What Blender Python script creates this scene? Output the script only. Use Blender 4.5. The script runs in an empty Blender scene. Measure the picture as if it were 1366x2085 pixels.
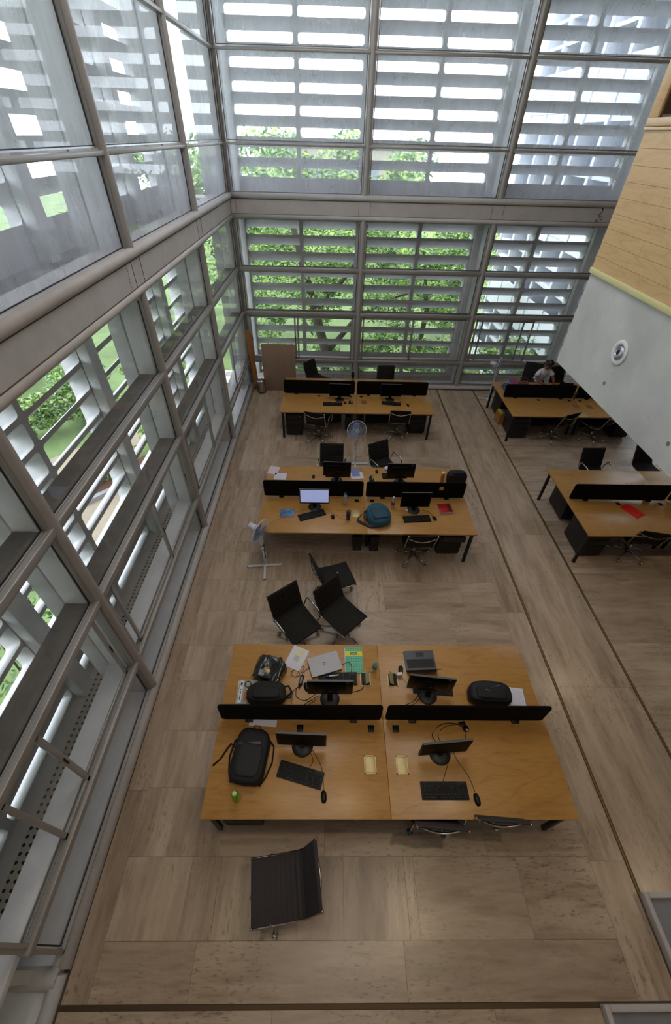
import bpy, bmesh, math, random
import numpy as np
from mathutils import Vector, Matrix
R_ = math.radians
PI = math.pi
S = bpy.context.scene
COL = S.collection

# ------------------------------------------------------------------ camera, sky, lights, exposure
def setup_camera():
    cd = bpy.data.cameras.new('camera'); co = bpy.data.objects.new('camera', cd); COL.objects.link(co)
    pitch, yaw, roll = R_(-42.712), R_(1.285), R_(1.632)
    fwd = Vector((math.sin(yaw)*math.cos(pitch), math.cos(yaw)*math.cos(pitch), math.sin(pitch)))
    right = Vector((math.cos(yaw), -math.sin(yaw), 0)); up = right.cross(fwd)
    r = math.cos(roll)*right + math.sin(roll)*up; u = -math.sin(roll)*right + math.cos(roll)*up
    m = Matrix((r, u, -fwd)).transposed().to_4x4(); m.translation = Vector((2.289, 0, 5.477))
    co.matrix_world = m
    cd.sensor_fit = 'HORIZONTAL'; cd.sensor_width = 36; cd.lens = 833.77*36/1366
    cd.clip_start = .05; cd.clip_end = 300
    S.camera = co
setup_camera()
w = bpy.data.worlds.new('sky'); S.world = w; w.use_nodes = True
bg = w.node_tree.nodes['Background']; bg.inputs[0].default_value = (0.86, 0.93, 1.0, 1); bg.inputs[1].default_value = 6.2
S.view_settings.view_transform = 'Standard'; S.view_settings.look = 'None'
S.view_settings.gamma = 1; S.view_settings.exposure = 0.0; S.view_settings.use_curve_mapping = False
def area(name, loc, size, energy, col, rot=(0,0,0)):
    l = bpy.data.lights.new(name, 'AREA'); l.shape = 'RECTANGLE'; l.size, l.size_y = size; l.energy = energy; l.color = col
    o = bpy.data.objects.new(name, l); COL.objects.link(o); o.location = loc; o.rotation_euler = rot
    return o
area('ceiling_fill_light', (2.6, 6.6, 8.55), (3.2, 6.0), 150, (1.0, .96, .92))  # unseen soft area lights, added overhead to lift the interior brightness
area('ceiling_fill_light', (2.8, 0.2, 8.55), (3.2, 3.0), 48, (1.0, .92, .84))
area('ceiling_fill_light', (8.5, 1.0, 8.55), (2.4, 2.0), 45, (1.0, .9, .78))
def spot(name, loc, energy, col=(1.0, .78, .5), ang=70, rad=.05):
    l = bpy.data.lights.new(name, 'SPOT'); l.energy = energy; l.color = col; l.spot_size = R_(ang); l.spot_blend = .8; l.shadow_soft_size = rad
    o = bpy.data.objects.new(name, l); COL.objects.link(o); o.location = loc
    return o
spot('ceiling_spot', (4.33, .69, 8.1), 150, rad=.09)
spot('ceiling_spot', (0.9, .9, 8.1), 70)
for (x, y) in ((7.3, 3.9), (7.3, .7), (9.6, 3.9)):
    spot('soffit_spot', (x, y, 3.17), 22, ang=110)

# ------------------------------------------------------------------ material helpers
MATS = {}
def nt(name):
    m = bpy.data.materials.new(name); m.use_nodes = True
    t = m.node_tree; return m, t, t.nodes['Principled BSDF']
def lin(c):
    if isinstance(c, str):
        c = tuple(int(c[i:i+2], 16)/255 for i in (0, 2, 4))
        return tuple((v/12.92 if v <= .04045 else ((v+.055)/1.055)**2.4) for v in c)
    return c
def mat(name, col='808080', rough=.5, metal=0, noise=0, scale=20, bump=0, spec=None, coat=0, emit=0, trans=0, stretch=None, sheen=0):
    if name in MATS: return MATS[name]
    m, t, p = nt(name); c = lin(col)
    p.inputs['Base Color'].default_value = (*c, 1); p.inputs['Roughness'].default_value = rough; p.inputs['Metallic'].default_value = metal
    if spec is not None: p.inputs['Specular IOR Level'].default_value = spec
    if coat: p.inputs['Coat Weight'].default_value = coat
    if trans: p.inputs['Transmission Weight'].default_value = trans
    if sheen: p.inputs['Sheen Weight'].default_value = sheen
    if emit:
        p.inputs['Emission Color'].default_value = (*c, 1); p.inputs['Emission Strength'].default_value = emit
    if noise or bump:
        tc = t.nodes.new('ShaderNodeTexCoord'); mp = t.nodes.new('ShaderNodeMapping')
        if stretch: mp.inputs['Scale'].default_value = stretch
        n = t.nodes.new('ShaderNodeTexNoise'); n.inputs['Scale'].default_value = scale; n.inputs['Detail'].default_value = 6; n.inputs['Roughness'].default_value = .65
        t.links.new(tc.outputs['Object'], mp.inputs[0]); t.links.new(mp.outputs[0], n.inputs['Vector'])
        if noise:
            cr = t.nodes.new('ShaderNodeValToRGB'); cr.color_ramp.elements[0].position = .3; cr.color_ramp.elements[1].position = .7
            cr.color_ramp.elements[0].color = (*[max(0, v*(1-noise)) for v in c], 1); cr.color_ramp.elements[1].color = (*[min(1, v*(1+noise)) for v in c], 1)
            t.links.new(n.outputs['Fac'], cr.inputs[0]); t.links.new(cr.outputs[0], p.inputs['Base Color'])
        if bump:
            b = t.nodes.new('ShaderNodeBump'); b.inputs['Strength'].default_value = bump; b.inputs['Distance'].default_value = .01
            t.links.new(n.outputs['Fac'], b.inputs['Height']); t.links.new(b.outputs[0], p.inputs['Normal'])
    MATS[name] = m; return m

def ramp(t, fac, stops):
    cr = t.nodes.new('ShaderNodeValToRGB'); e = cr.color_ramp.elements
    while len(e) < len(stops): e.new(.5)
    for q, (pos, c) in zip(e, stops): q.position = pos; q.color = (*lin(c), 1)
    t.links.new(fac, cr.inputs[0]); return cr.outputs[0]
def math_n(t, op, a, b=None, clamp=False):
    n = t.nodes.new('ShaderNodeMath'); n.operation = op; n.use_clamp = clamp
    for i, v in enumerate((a, b)):
        if v is None: continue
        if isinstance(v, (int, float)): n.inputs[i].default_value = v
        else: t.links.new(v, n.inputs[i])
    return n.outputs[0]
def mixc(t, f, a, b, mode='MIX'):
    n = t.nodes.new('ShaderNodeMix'); n.data_type = 'RGBA'; n.blend_type = mode
    for sock, v in ((n.inputs[0], f), (n.inputs[6], a), (n.inputs[7], b)):
        if isinstance(v, (int, float)): sock.default_value = v
        elif isinstance(v, (tuple, str)): sock.default_value = (*lin(v), 1)
        else: t.links.new(v, sock)
    return n.outputs[2]

def travertine():
    m, t, p = nt('travertine')
    tc = t.nodes.new('ShaderNodeTexCoord'); at = t.nodes.new('ShaderNodeVertexColor'); at.layer_name = 'slab'
    sx = t.nodes.new('ShaderNodeSeparateColor'); t.links.new(at.outputs[0], sx.inputs[0])
    sp = t.nodes.new('ShaderNodeSeparateXYZ'); t.links.new(tc.outputs['Object'], sp.inputs[0])
    # R random, G grain direction, B second random
    g = sx.outputs[1]; ig = math_n(t, 'SUBTRACT', 1, g)
    along = math_n(t, 'ADD', math_n(t, 'MULTIPLY', sp.outputs[0], ig), math_n(t, 'MULTIPLY', sp.outputs[1], g))
    across = math_n(t, 'ADD', math_n(t, 'MULTIPLY', sp.outputs[1], ig), math_n(t, 'MULTIPLY', sp.outputs[0], g))
    cb = t.nodes.new('ShaderNodeCombineXYZ')
    t.links.new(math_n(t, 'MULTIPLY', along, .35), cb.inputs[0]); t.links.new(math_n(t, 'MULTIPLY', across, 2.4), cb.inputs[1])
    t.links.new(math_n(t, 'MULTIPLY', sx.outputs[0], 40), cb.inputs[2])
    n1 = t.nodes.new('ShaderNodeTexNoise'); n1.inputs['Scale'].default_value = 1.6; n1.inputs['Detail'].default_value = 9; n1.inputs['Roughness'].default_value = .62; n1.inputs['Distortion'].default_value = .5
    t.links.new(cb.outputs[0], n1.inputs['Vector'])
    n2 = t.nodes.new('ShaderNodeTexNoise'); n2.inputs['Scale'].default_value = 7; n2.inputs['Detail'].default_value = 8
    t.links.new(cb.outputs[0], n2.inputs['Vector'])
    base = ramp(t, n1.outputs['Fac'], [(.30, 'a49587'), (.45, 'bcac9c'), (.55, 'c8b9aa'), (.70, 'd6cabe')])
    fine = ramp(t, n2.outputs['Fac'], [(.30, 'b3a08c'), (.46, 'ffffff'), (.8, 'ffffff')])
    c = mixc(t, .38, base, fine, 'MULTIPLY')
    tint = ramp(t, sx.outputs[2], [(0, 'c3b6ab'), (.5, 'e6dace'), (1, 'fff6e8')])
    c = mixc(t, .8, c, tint, 'MULTIPLY')
    # pits and stains
    n3 = t.nodes.new('ShaderNodeTexNoise'); n3.inputs['Scale'].default_value = 30; n3.inputs['Detail'].default_value = 4
    cb2 = t.nodes.new('ShaderNodeVectorMath'); cb2.operation = 'MULTIPLY'; cb2.inputs[1].default_value = (1.6, .7, 1)
    t.links.new(cb.outputs[0], cb2.inputs[0]); t.links.new(cb2.outputs[0], n3.inputs['Vector'])
    n4 = t.nodes.new('ShaderNodeTexNoise'); n4.inputs['Scale'].default_value = 1.1; n4.inputs['Detail'].default_value = 3; t.links.new(tc.outputs['Object'], n4.inputs['Vector'])
    pit = math_n(t, 'MULTIPLY', math_n(t, 'MULTIPLY', math_n(t, 'SUBTRACT', .43, n3.outputs['Fac']), 12, True), math_n(t, 'MULTIPLY', math_n(t, 'SUBTRACT', n4.outputs['Fac'], .44), 8, True), True)
    c = mixc(t, math_n(t, 'MULTIPLY', pit, .6), c, '6d5f50')
    t.links.new(c, p.inputs['Base Color'])
    rr = math_n(t, 'ADD', math_n(t, 'MULTIPLY', n2.outputs['Fac'], .18), .18); t.links.new(rr, p.inputs['Roughness'])
    p.inputs['Specular IOR Level'].default_value = .5
    b = t.nodes.new('ShaderNodeBump'); b.inputs['Strength'].default_value = .12; b.inputs['Distance'].default_value = .004; t.links.new(n2.outputs['Fac'], b.inputs['Height']); t.links.new(b.outputs[0], p.inputs['Normal'])
    MATS['travertine'] = m; return m
def wood(name, stops, axis='X', sc=1.0, rough=.35, coat=.25, fig=.35):
    m, t, p = nt(name)
    tc = t.nodes.new('ShaderNodeTexCoord'); oi = t.nodes.new('ShaderNodeObjectInfo')
    mp = t.nodes.new('ShaderNodeMapping'); t.links.new(tc.outputs['Object'], mp.inputs[0])
    mp.inputs['Scale'].default_value = {'X': (.28*sc, 1.9*sc, 1.9*sc), 'Y': (1.9*sc, .28*sc, 1.9*sc), 'Z': (1.9*sc, 1.9*sc, .28*sc)}[axis]
    ad = t.nodes.new('ShaderNodeVectorMath'); ad.operation = 'ADD'; t.links.new(mp.outputs[0], ad.inputs[0])
    rv = t.nodes.new('ShaderNodeCombineXYZ'); 
    for i in range(3): t.links.new(math_n(t, 'MULTIPLY', oi.outputs['Random'], 17+i*5), rv.inputs[i])
    t.links.new(rv.outputs[0], ad.inputs[1])
    n = t.nodes.new('ShaderNodeTexNoise'); n.inputs['Scale'].default_value = 1.6; n.inputs['Detail'].default_value = 2; n.inputs['Distortion'].default_value = .3
    t.links.new(ad.outputs[0], n.inputs['Vector'])
    rings = math_n(t, 'FRACT', math_n(t, 'MULTIPLY', n.outputs['Fac'], 9))
    n2 = t.nodes.new('ShaderNodeTexNoise'); n2.inputs['Scale'].default_value = 30; n2.inputs['Detail'].default_value = 5
    t.links.new(ad.outputs[0], n2.inputs['Vector'])
    c = ramp(t, n2.outputs['Fac'], stops)
    ln = ramp(t, rings, [(0, 'b9a08a'), (.10, 'f0ebe6'), (.3, 'ffffff'), (.8, 'ffffff'), (1, 'e6dbd0')])
    c = mixc(t, fig, c, ln, 'MULTIPLY'); t.links.new(c, p.inputs['Base Color'])
    p.inputs['Roughness'].default_value = rough; p.inputs['Coat Weight'].default_value = coat; p.inputs['Coat Roughness'].default_value = .25
    MATS[name] = m; return m
def glass_mat(name, dirt, tint=(1, 1, 1), scale=3.0):
    m = bpy.data.materials.new(name); m.use_nodes = True; t = m.node_tree; t.nodes.clear()
    out = t.nodes.new('ShaderNodeOutputMaterial')
    tr = t.nodes.new('ShaderNodeBsdfTransparent'); tr.inputs[0].default_value = (*tint, 1)
    gl = t.nodes.new('ShaderNodeBsdfGlossy'); gl.inputs['Roughness'].default_value = .0
    fr = t.nodes.new('ShaderNodeFresnel'); fr.inputs[0].default_value = 1.5
    geo = t.nodes.new('ShaderNodeNewGeometry')
    mx = t.nodes.new('ShaderNodeMixShader'); t.links.new(math_n(t, 'MULTIPLY', math_n(t, 'MINIMUM', fr.outputs[0], .6), math_n(t, 'SUBTRACT', 1, geo.outputs['Backfacing'])), mx.inputs[0]); t.links.new(tr.outputs[0], mx.inputs[1]); t.links.new(gl.outputs[0], mx.inputs[2])
    d = t.nodes.new('ShaderNodeBsdfTranslucent'); d.inputs[0].default_value = (.8, .82, .88, 1)
    d2 = t.nodes.new('ShaderNodeBsdfDiffuse'); d2.inputs[0].default_value = (.75, .77, .8, 1)
    dm = t.nodes.new('ShaderNodeMixShader'); dm.inputs[0].default_value = .2; t.links.new(d.outputs[0], dm.inputs[1]); t.links.new(d2.outputs[0], dm.inputs[2])
    tc = t.nodes.new('ShaderNodeTexCoord'); mp = t.nodes.new('ShaderNodeMapping'); mp.inputs['Scale'].default_value = (2.2, 2.2, .6)
    n = t.nodes.new('ShaderNodeTexNoise'); n.inputs['Scale'].default_value = scale; n.inputs['Detail'].default_value = 7; n.inputs['Roughness'].default_value = .7
    t.links.new(tc.outputs['Object'], mp.inputs[0]); t.links.new(mp.outputs[0], n.inputs['Vector'])
    f = math_n(t, 'ADD', math_n(t, 'MULTIPLY', math_n(t, 'SUBTRACT', n.outputs['Fac'], .4), dirt*.9, True), dirt*.75, True)
    f = math_n(t, 'MULTIPLY', f, math_n(t, 'SUBTRACT', 1, geo.outputs['Backfacing']))
    m2 = t.nodes.new('ShaderNodeMixShader'); t.links.new(f, m2.inputs[0]); t.links.new(mx.outputs[0], m2.inputs[1]); t.links.new(dm.outputs[0], m2.inputs[2])
    t.links.new(m2.outputs[0], out.inputs[0]); MATS[name] = m; return m
def dots_mat(name):      # perforated stone strip: rows of round holes
    m, t, p = nt(name)
    tc = t.nodes.new('ShaderNodeTexCoord'); sp = t.nodes.new('ShaderNodeSeparateXYZ'); t.links.new(tc.outputs['Object'], sp.inputs[0])
    def cell(s, off): return math_n(t, 'SUBTRACT', math_n(t, 'FRACT', math_n(t, 'ADD', math_n(t, 'MULTIPLY', s, 1/.07), off)), .5)
    u = cell(sp.outputs[0], .2); v = cell(sp.outputs[1], .3)
    d = math_n(t, 'SQRT', math_n(t, 'ADD', math_n(t, 'MULTIPLY', u, u), math_n(t, 'MULTIPLY', v, v)))
    hole = math_n(t, 'LESS_THAN', d, .23)
    n = t.nodes.new('ShaderNodeTexNoise'); n.inputs['Scale'].default_value = 6; n.inputs['Detail'].default_value = 6; t.links.new(tc.outputs['Object'], n.inputs['Vector'])
    c = ramp(t, n.outputs['Fac'], [(.3, 'a39a92'), (.7, 'bbb3aa')])
    t.links.new(mixc(t, hole, c, '221f1d'), p.inputs['Base Color']); p.inputs['Roughness'].default_value = .7
    MATS[name] = m; return m
M_TRAV = travertine()
M_WOOD = wood('desk_veneer', [(.2, 'a97b3d'), (.45, 'b58545'), (.6, 'ba8b4a'), (.8, 'b08041')])
M_PANEL = wood('panel_veneer', [(.2, 'cda672'), (.45, 'd5b07e'), (.6, 'd8b483'), (.8, 'd0ab78')], axis='Y', sc=1.1, rough=.4, fig=.3)
M_OAK = wood('plank_wood', [(.1, '7a4a20'), (.5, '95602f'), (.9, 'a56f3a')], axis='Z', rough=.5)
M_GL = glass_mat('window_glass', .05)
M_GLU = glass_mat('dusty_window_glass', .36, tint=(.97, .98, 1), scale=2.0)
M_DOTS = dots_mat('perforated_stone')
M_ALU = mat('anodised_aluminium', 'a3a09e', .38, .35, noise=.06, scale=4)
M_MULL = mat('taupe_aluminium', 'aaa6a4', .42, .2, noise=.07, scale=3)
M_BEAM = mat('stone_cladding', 'bab5b4', .55, 0, noise=.1, scale=3, bump=.05)
M_FIN = mat('precast_concrete', 'd2d3d6', .75, 0, noise=.1, scale=3, bump=.1)
M_SCR = mat('grey_screen_concrete', 'bbbbbe', .85, 0, noise=.12, scale=5, bump=.15)
M_SHELF = mat('weathered_concrete', '6b6660', .7, 0, noise=.25, scale=4, bump=.1)
M_MARB = mat('pale_marble', 'e0e2e8', .35, 0, noise=.08, scale=5)
M_CONC = mat('fairfaced_concrete', 'a2a2a3', .8, 0, noise=.08, scale=2.2, bump=.15)
M_GASK = mat('black_gasket', '15151a', .5)
M_BEAD = mat('bright_bead', 'd9dbe2', .25, .8)
M_BLK = mat('black_powder_coat', '121316', .45, 0, noise=.15, scale=60)
M_LEG = mat('charcoal_steel', '1c1f24', .4, .3)
M_FELT = mat('black_felt', '0d0c0b', .95, 0, noise=.35, scale=300, bump=.3, spec=.15)
M_PLB = mat('black_plastic', '0a0a0c', .42, spec=.3)
M_PLB2 = mat('dark_grey_plastic', '1d1d20', .5)
M_SCRN = mat('dark_screen', '040406', .5, spec=.08)
M_CHR = mat('chrome', 'c8c8c8', .12, 1)
M_ALC = mat('polished_aluminium', 'b0aca6', .22, 1)
M_MESH = mat('black_sling_fabric', '1d1a17', .75, 0, noise=.25, scale=200, bump=.2, spec=.3)
M_MESHB = mat('charcoal_sling_fabric', '3a3538', .7, 0, noise=.2, scale=200, bump=.2, spec=.3)
M_WPL = mat('white_plastic', 'd9dbe6', .4)
M_BRASS = mat('brass', '8f7238', .5, .6, noise=.1, scale=20)
M_BRP = mat('satin_brass', 'd0bf90', .5, .55, noise=.08, scale=30)
M_PAP = mat('white_paper', 'dcdcee', .8)
M_PAPY = mat('cream_paper', 'e2e0c4', .8)
M_GROUT = mat('dark_joint', '554a3e', .9)
M_CEIL = mat('white_ceiling', 'd8d4cc', .9)
M_CARD = mat('cardboard', 'a8763e', .8, 0, noise=.1, scale=20)
M_LEAF = {}

# ------------------------------------------------------------------ object helpers
def link(o, parent=None):
    COL.objects.link(o)
    if parent: o.parent = parent
    return o
def tag(o, label=None, cat=None, group=None, kind=None):
    if label: o['label'] = label
    if cat: o['category'] = cat
    if group: o['group'] = group
    if kind: o['kind'] = kind
    return o
def thing(name, label, cat, loc=(0, 0, 0), rz=0, group=None, kind=None):
    o = bpy.data.objects.new(name, None); o.empty_display_size = .1; link(o)
    o.location = loc; o.rotation_euler = (0, 0, rz); return tag(o, label, cat, group, kind)
def dup(root, loc=None, rz=None, label=None, group=None):
    def rec(o, par):
        c = o.copy(); COL.objects.link(c)
        if par: c.parent = par
        for ch in list(o.children): rec(ch, c)
        return c
    c = rec(root, None)
    if loc is not None: c.location = loc
    if rz is not None: c.rotation_euler = (0, 0, rz)
    if label: c['label'] = label
    if group: c['group'] = group
    return c
class MB:
    def __init__(s, xf=None): s.bm = bmesh.new(); s.xf = xf; s.mi = 0
    def _fin(s, vs, M=None):
        for v in vs:
            if M is not None: v.co = M @ v.co
            if s.xf: v.co = Vector(s.xf(*v.co))
    def _mi(s, fs):
        for f in fs: f.material_index = s.mi
    def box(s, x0, x1, y0, y1, z0, z1, bev=0, seg=2, M=None):
        b = bmesh.new(); bmesh.ops.create_cube(b, size=1)
        for v in b.verts: v.co = Vector(((x0+x1)/2+v.co.x*(x1-x0), (y0+y1)/2+v.co.y*(y1-y0), (z0+z1)/2+v.co.z*(z1-z0)))
        if bev: bmesh.ops.bevel(b, geom=list(b.edges), offset=bev, segments=seg, affect='EDGES', profile=.5)
        return s._merge(b, M, bev > 0)
    def _merge(s, b, M=None, smooth=False):
        mp = {}
        for v in b.verts:
            nv = s.bm.verts.new(v.co); mp[v] = nv
        for f in b.faces:
            try: nf = s.bm.faces.new([mp[v] for v in f.verts]); nf.material_index = s.mi; nf.smooth = smooth or f.smooth
            except ValueError: pass
        s._fin(mp.values(), M); b.free(); return s
    def rbox(s, x0, x1, y0, y1, z0, z1, r, h=.003, n=4, M=None):      # plate rounded in plan
        pts = []
        for cx, cy, a0 in ((x1-r, y1-r, 0), (x0+r, y1-r, 90), (x0+r, y0+r, 180), (x1-r, y0+r, 270)):
            for k in range(n+1): a = R_(a0+90*k/n); pts.append((cx+r*math.cos(a), cy+r*math.sin(a)))
        return s.prism(pts, z0, z1, h, M)
    def prism(s, pts, z0, z1, bev=0, M=None):
        b = bmesh.new(); vs = [b.verts.new((p[0], p[1], z0)) for p in pts]; f = b.faces.new(vs)
        r = bmesh.ops.extrude_face_region(b, geom=[f]); top = [g for g in r['geom'] if isinstance(g, bmesh.types.BMVert)]
        for v in top: v.co.z = z1
        bmesh.ops.recalc_face_normals(b, faces=b.faces)
        if bev: bmesh.ops.bevel(b, geom=[e for e in b.edges if abs(e.verts[0].co.z-e.verts[1].co.z) < 1e-6], offset=bev, segments=2, affect='EDGES')
        return s._merge(b, M)
    def cyl(s, p0, p1, r0, r1=None, n=16, caps=True, M=None):
        r1 = r0 if r1 is None else r1; p0 = Vector(p0); p1 = Vector(p1); d = (p1-p0).normalized()
        a = d.orthogonal().normalized(); c = d.cross(a); b = bmesh.new(); A = []; B = []
        for k in range(n):
            t = 2*PI*k/n; o = a*math.cos(t)+c*math.sin(t); A.append(b.verts.new(p0+o*r0)); B.append(b.verts.new(p1+o*r1))
        for k in range(n): f = b.faces.new((A[k], A[(k+1) % n], B[(k+1) % n], B[k])); f.smooth = True
        if caps: b.faces.new(A[::-1]); b.faces.new(B)
        return s._merge(b, M)
    def tube(s, pts, r, n=8, closed=False, flat=1.0, M=None, rf=None):
        pts = [Vector(p) for p in pts]; L = len(pts); b = bmesh.new(); rings = []; pa = None
        for i, p in enumerate(pts):
            q0 = pts[i-1] if (i or closed) else p; q1 = pts[(i+1) % L] if (i < L-1 or closed) else p
            d = (q1-q0).normalized()
            if pa is None:
                a = d.cross(Vector((1, 0, 0)));
                if a.length < .1: a = d.cross(Vector((0, 0, 1)))
                a.normalize()
            else: a = (pa-d*pa.dot(d)).normalized()
            pa = a; c = d.cross(a); rr = rf(i/(L-1)) if rf else r
            rings.append([b.verts.new(p+a*math.cos(2*PI*k/n)*rr+c*math.sin(2*PI*k/n)*rr*flat) for k in range(n)])
        for i in range(L if closed else L-1):
            A, B = rings[i], rings[(i+1) % L]
            for k in range(n): f = b.faces.new((A[k], A[(k+1) % n], B[(k+1) % n], B[k])); f.smooth = True
        if not closed: b.faces.new(rings[0][::-1]); b.faces.new(rings[-1])
        return s._merge(b, M)
    def lathe(s, prof, n=24, M=None, cap=True):
        b = bmesh.new(); rings = []
        for (r, z) in prof: rings.append([b.verts.new((max(r, 1e-4)*math.cos(2*PI*k/n), max(r, 1e-4)*math.sin(2*PI*k/n), z)) for k in range(n)])
        for A, B in zip(rings, rings[1:]):
            for k in range(n): f = b.faces.new((A[k], A[(k+1) % n], B[(k+1) % n], B[k])); f.smooth = True
        if cap: b.faces.new(rings[0][::-1]); b.faces.new(rings[-1])
        return s._merge(b, M)
    def sell(s, c, r, e=1.0, n=24, m=14, fn=None, M=None):     # super-ellipsoid with optional displacement
        def pw(v): return math.copysign(abs(v)**e, v)
        b = bmesh.new(); rings = []
        for i in range(1, m):
            ph = -PI/2+PI*i/m; ring = []
            for k in range(n):
                th = 2*PI*k/n; v = Vector((pw(math.cos(ph))*pw(math.cos(th)), pw(math.cos(ph))*pw(math.sin(th)), pw(math.sin(ph))))
                v = Vector((v.x*r[0], v.y*r[1], v.z*r[2]))
                if fn: v = fn(v)
                ring.append(b.verts.new(v+Vector(c)))
            rings.append(ring)
        lo = Vector((0, 0, -r[2])); hi = Vector((0, 0, r[2]))
        if fn: lo = fn(lo); hi = fn(hi)
        vl = b.verts.new(lo+Vector(c)); vh = b.verts.new(hi+Vector(c))
        for A, B in zip(rings, rings[1:]):
            for k in range(n): f = b.faces.new((A[k], A[(k+1) % n], B[(k+1) % n], B[k])); f.smooth = True
        for k in range(n):
            f = b.faces.new((vl, rings[0][(k+1) % n], rings[0][k])); f.smooth = True
            f = b.faces.new((vh, rings[-1][k], rings[-1][(k+1) % n])); f.smooth = True
        return s._merge(b, M)
    def quad(s, *pts, M=None):
        vs = [s.bm.verts.new(p) for p in pts]; s._fin(vs, M)
        f = s.bm.faces.new(vs); f.material_index = s.mi; return s
    def build(s, name, m, parent=None, recalc=True):
        if recalc: bmesh.ops.recalc_face_normals(s.bm, faces=s.bm.faces)
        me = bpy.data.meshes.new(name); s.bm.to_mesh(me); s.bm.free()
        for mm in (m if isinstance(m, (list, tuple)) else [m]): me.materials.append(mm)
        o = bpy.data.objects.new(name, me); return link(o, parent)
def noise3(seed):
    rnd = random.Random(seed); ws = [(Vector((rnd.uniform(-1, 1), rnd.uniform(-1, 1), rnd.uniform(-1, 1)))*rnd.uniform(8, 26), rnd.uniform(0, 6.3)) for _ in range(7)]
    return lambda v: sum(math.sin(w_.dot(v)+p) for w_, p in ws)/7
def text_part(body, size, m, parent, M, name='lettering', ext=.0006, align='CENTER', shear=0):
    cu = bpy.data.curves.new('txt', 'FONT'); cu.body = body; cu.size = size; cu.extrude = ext; cu.align_x = align; cu.align_y = 'CENTER'; cu.shear = shear
    o = bpy.data.objects.new('txt', cu); COL.objects.link(o); bpy.context.view_layer.update()
    me = bpy.data.meshes.new_from_object(o.evaluated_get(bpy.context.evaluated_depsgraph_get())); bpy.data.objects.remove(o)
    me.transform(M); me.materials.append(m); return link(bpy.data.objects.new(name, me), parent)
def T3(x, y, z): return Matrix.Translation((x, y, z))
def RZ(a): return Matrix.Rotation(a, 4, 'Z')
def RX(a): return Matrix.Rotation(a, 4, 'X')
def RY(a): return Matrix.Rotation(a, 4, 'Y')

YW = 11.384
far = lambda s, d, z: (s, YW+d, z)            # s along the wall, d outwards, z up
left = lambda s, d, z: (-d, YW-s, z)
TR = [0.78, 2.02, 3.03]; ZB, ZT = 4.04, 4.46; TU = [5.30, 6.61, 7.9]; ZC = 8.7
def struct(o, label=None, cat=None): 
    o['kind'] = 'structure'
    if label: o['label'] = label
    if cat: o['category'] = cat
    return o

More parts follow.
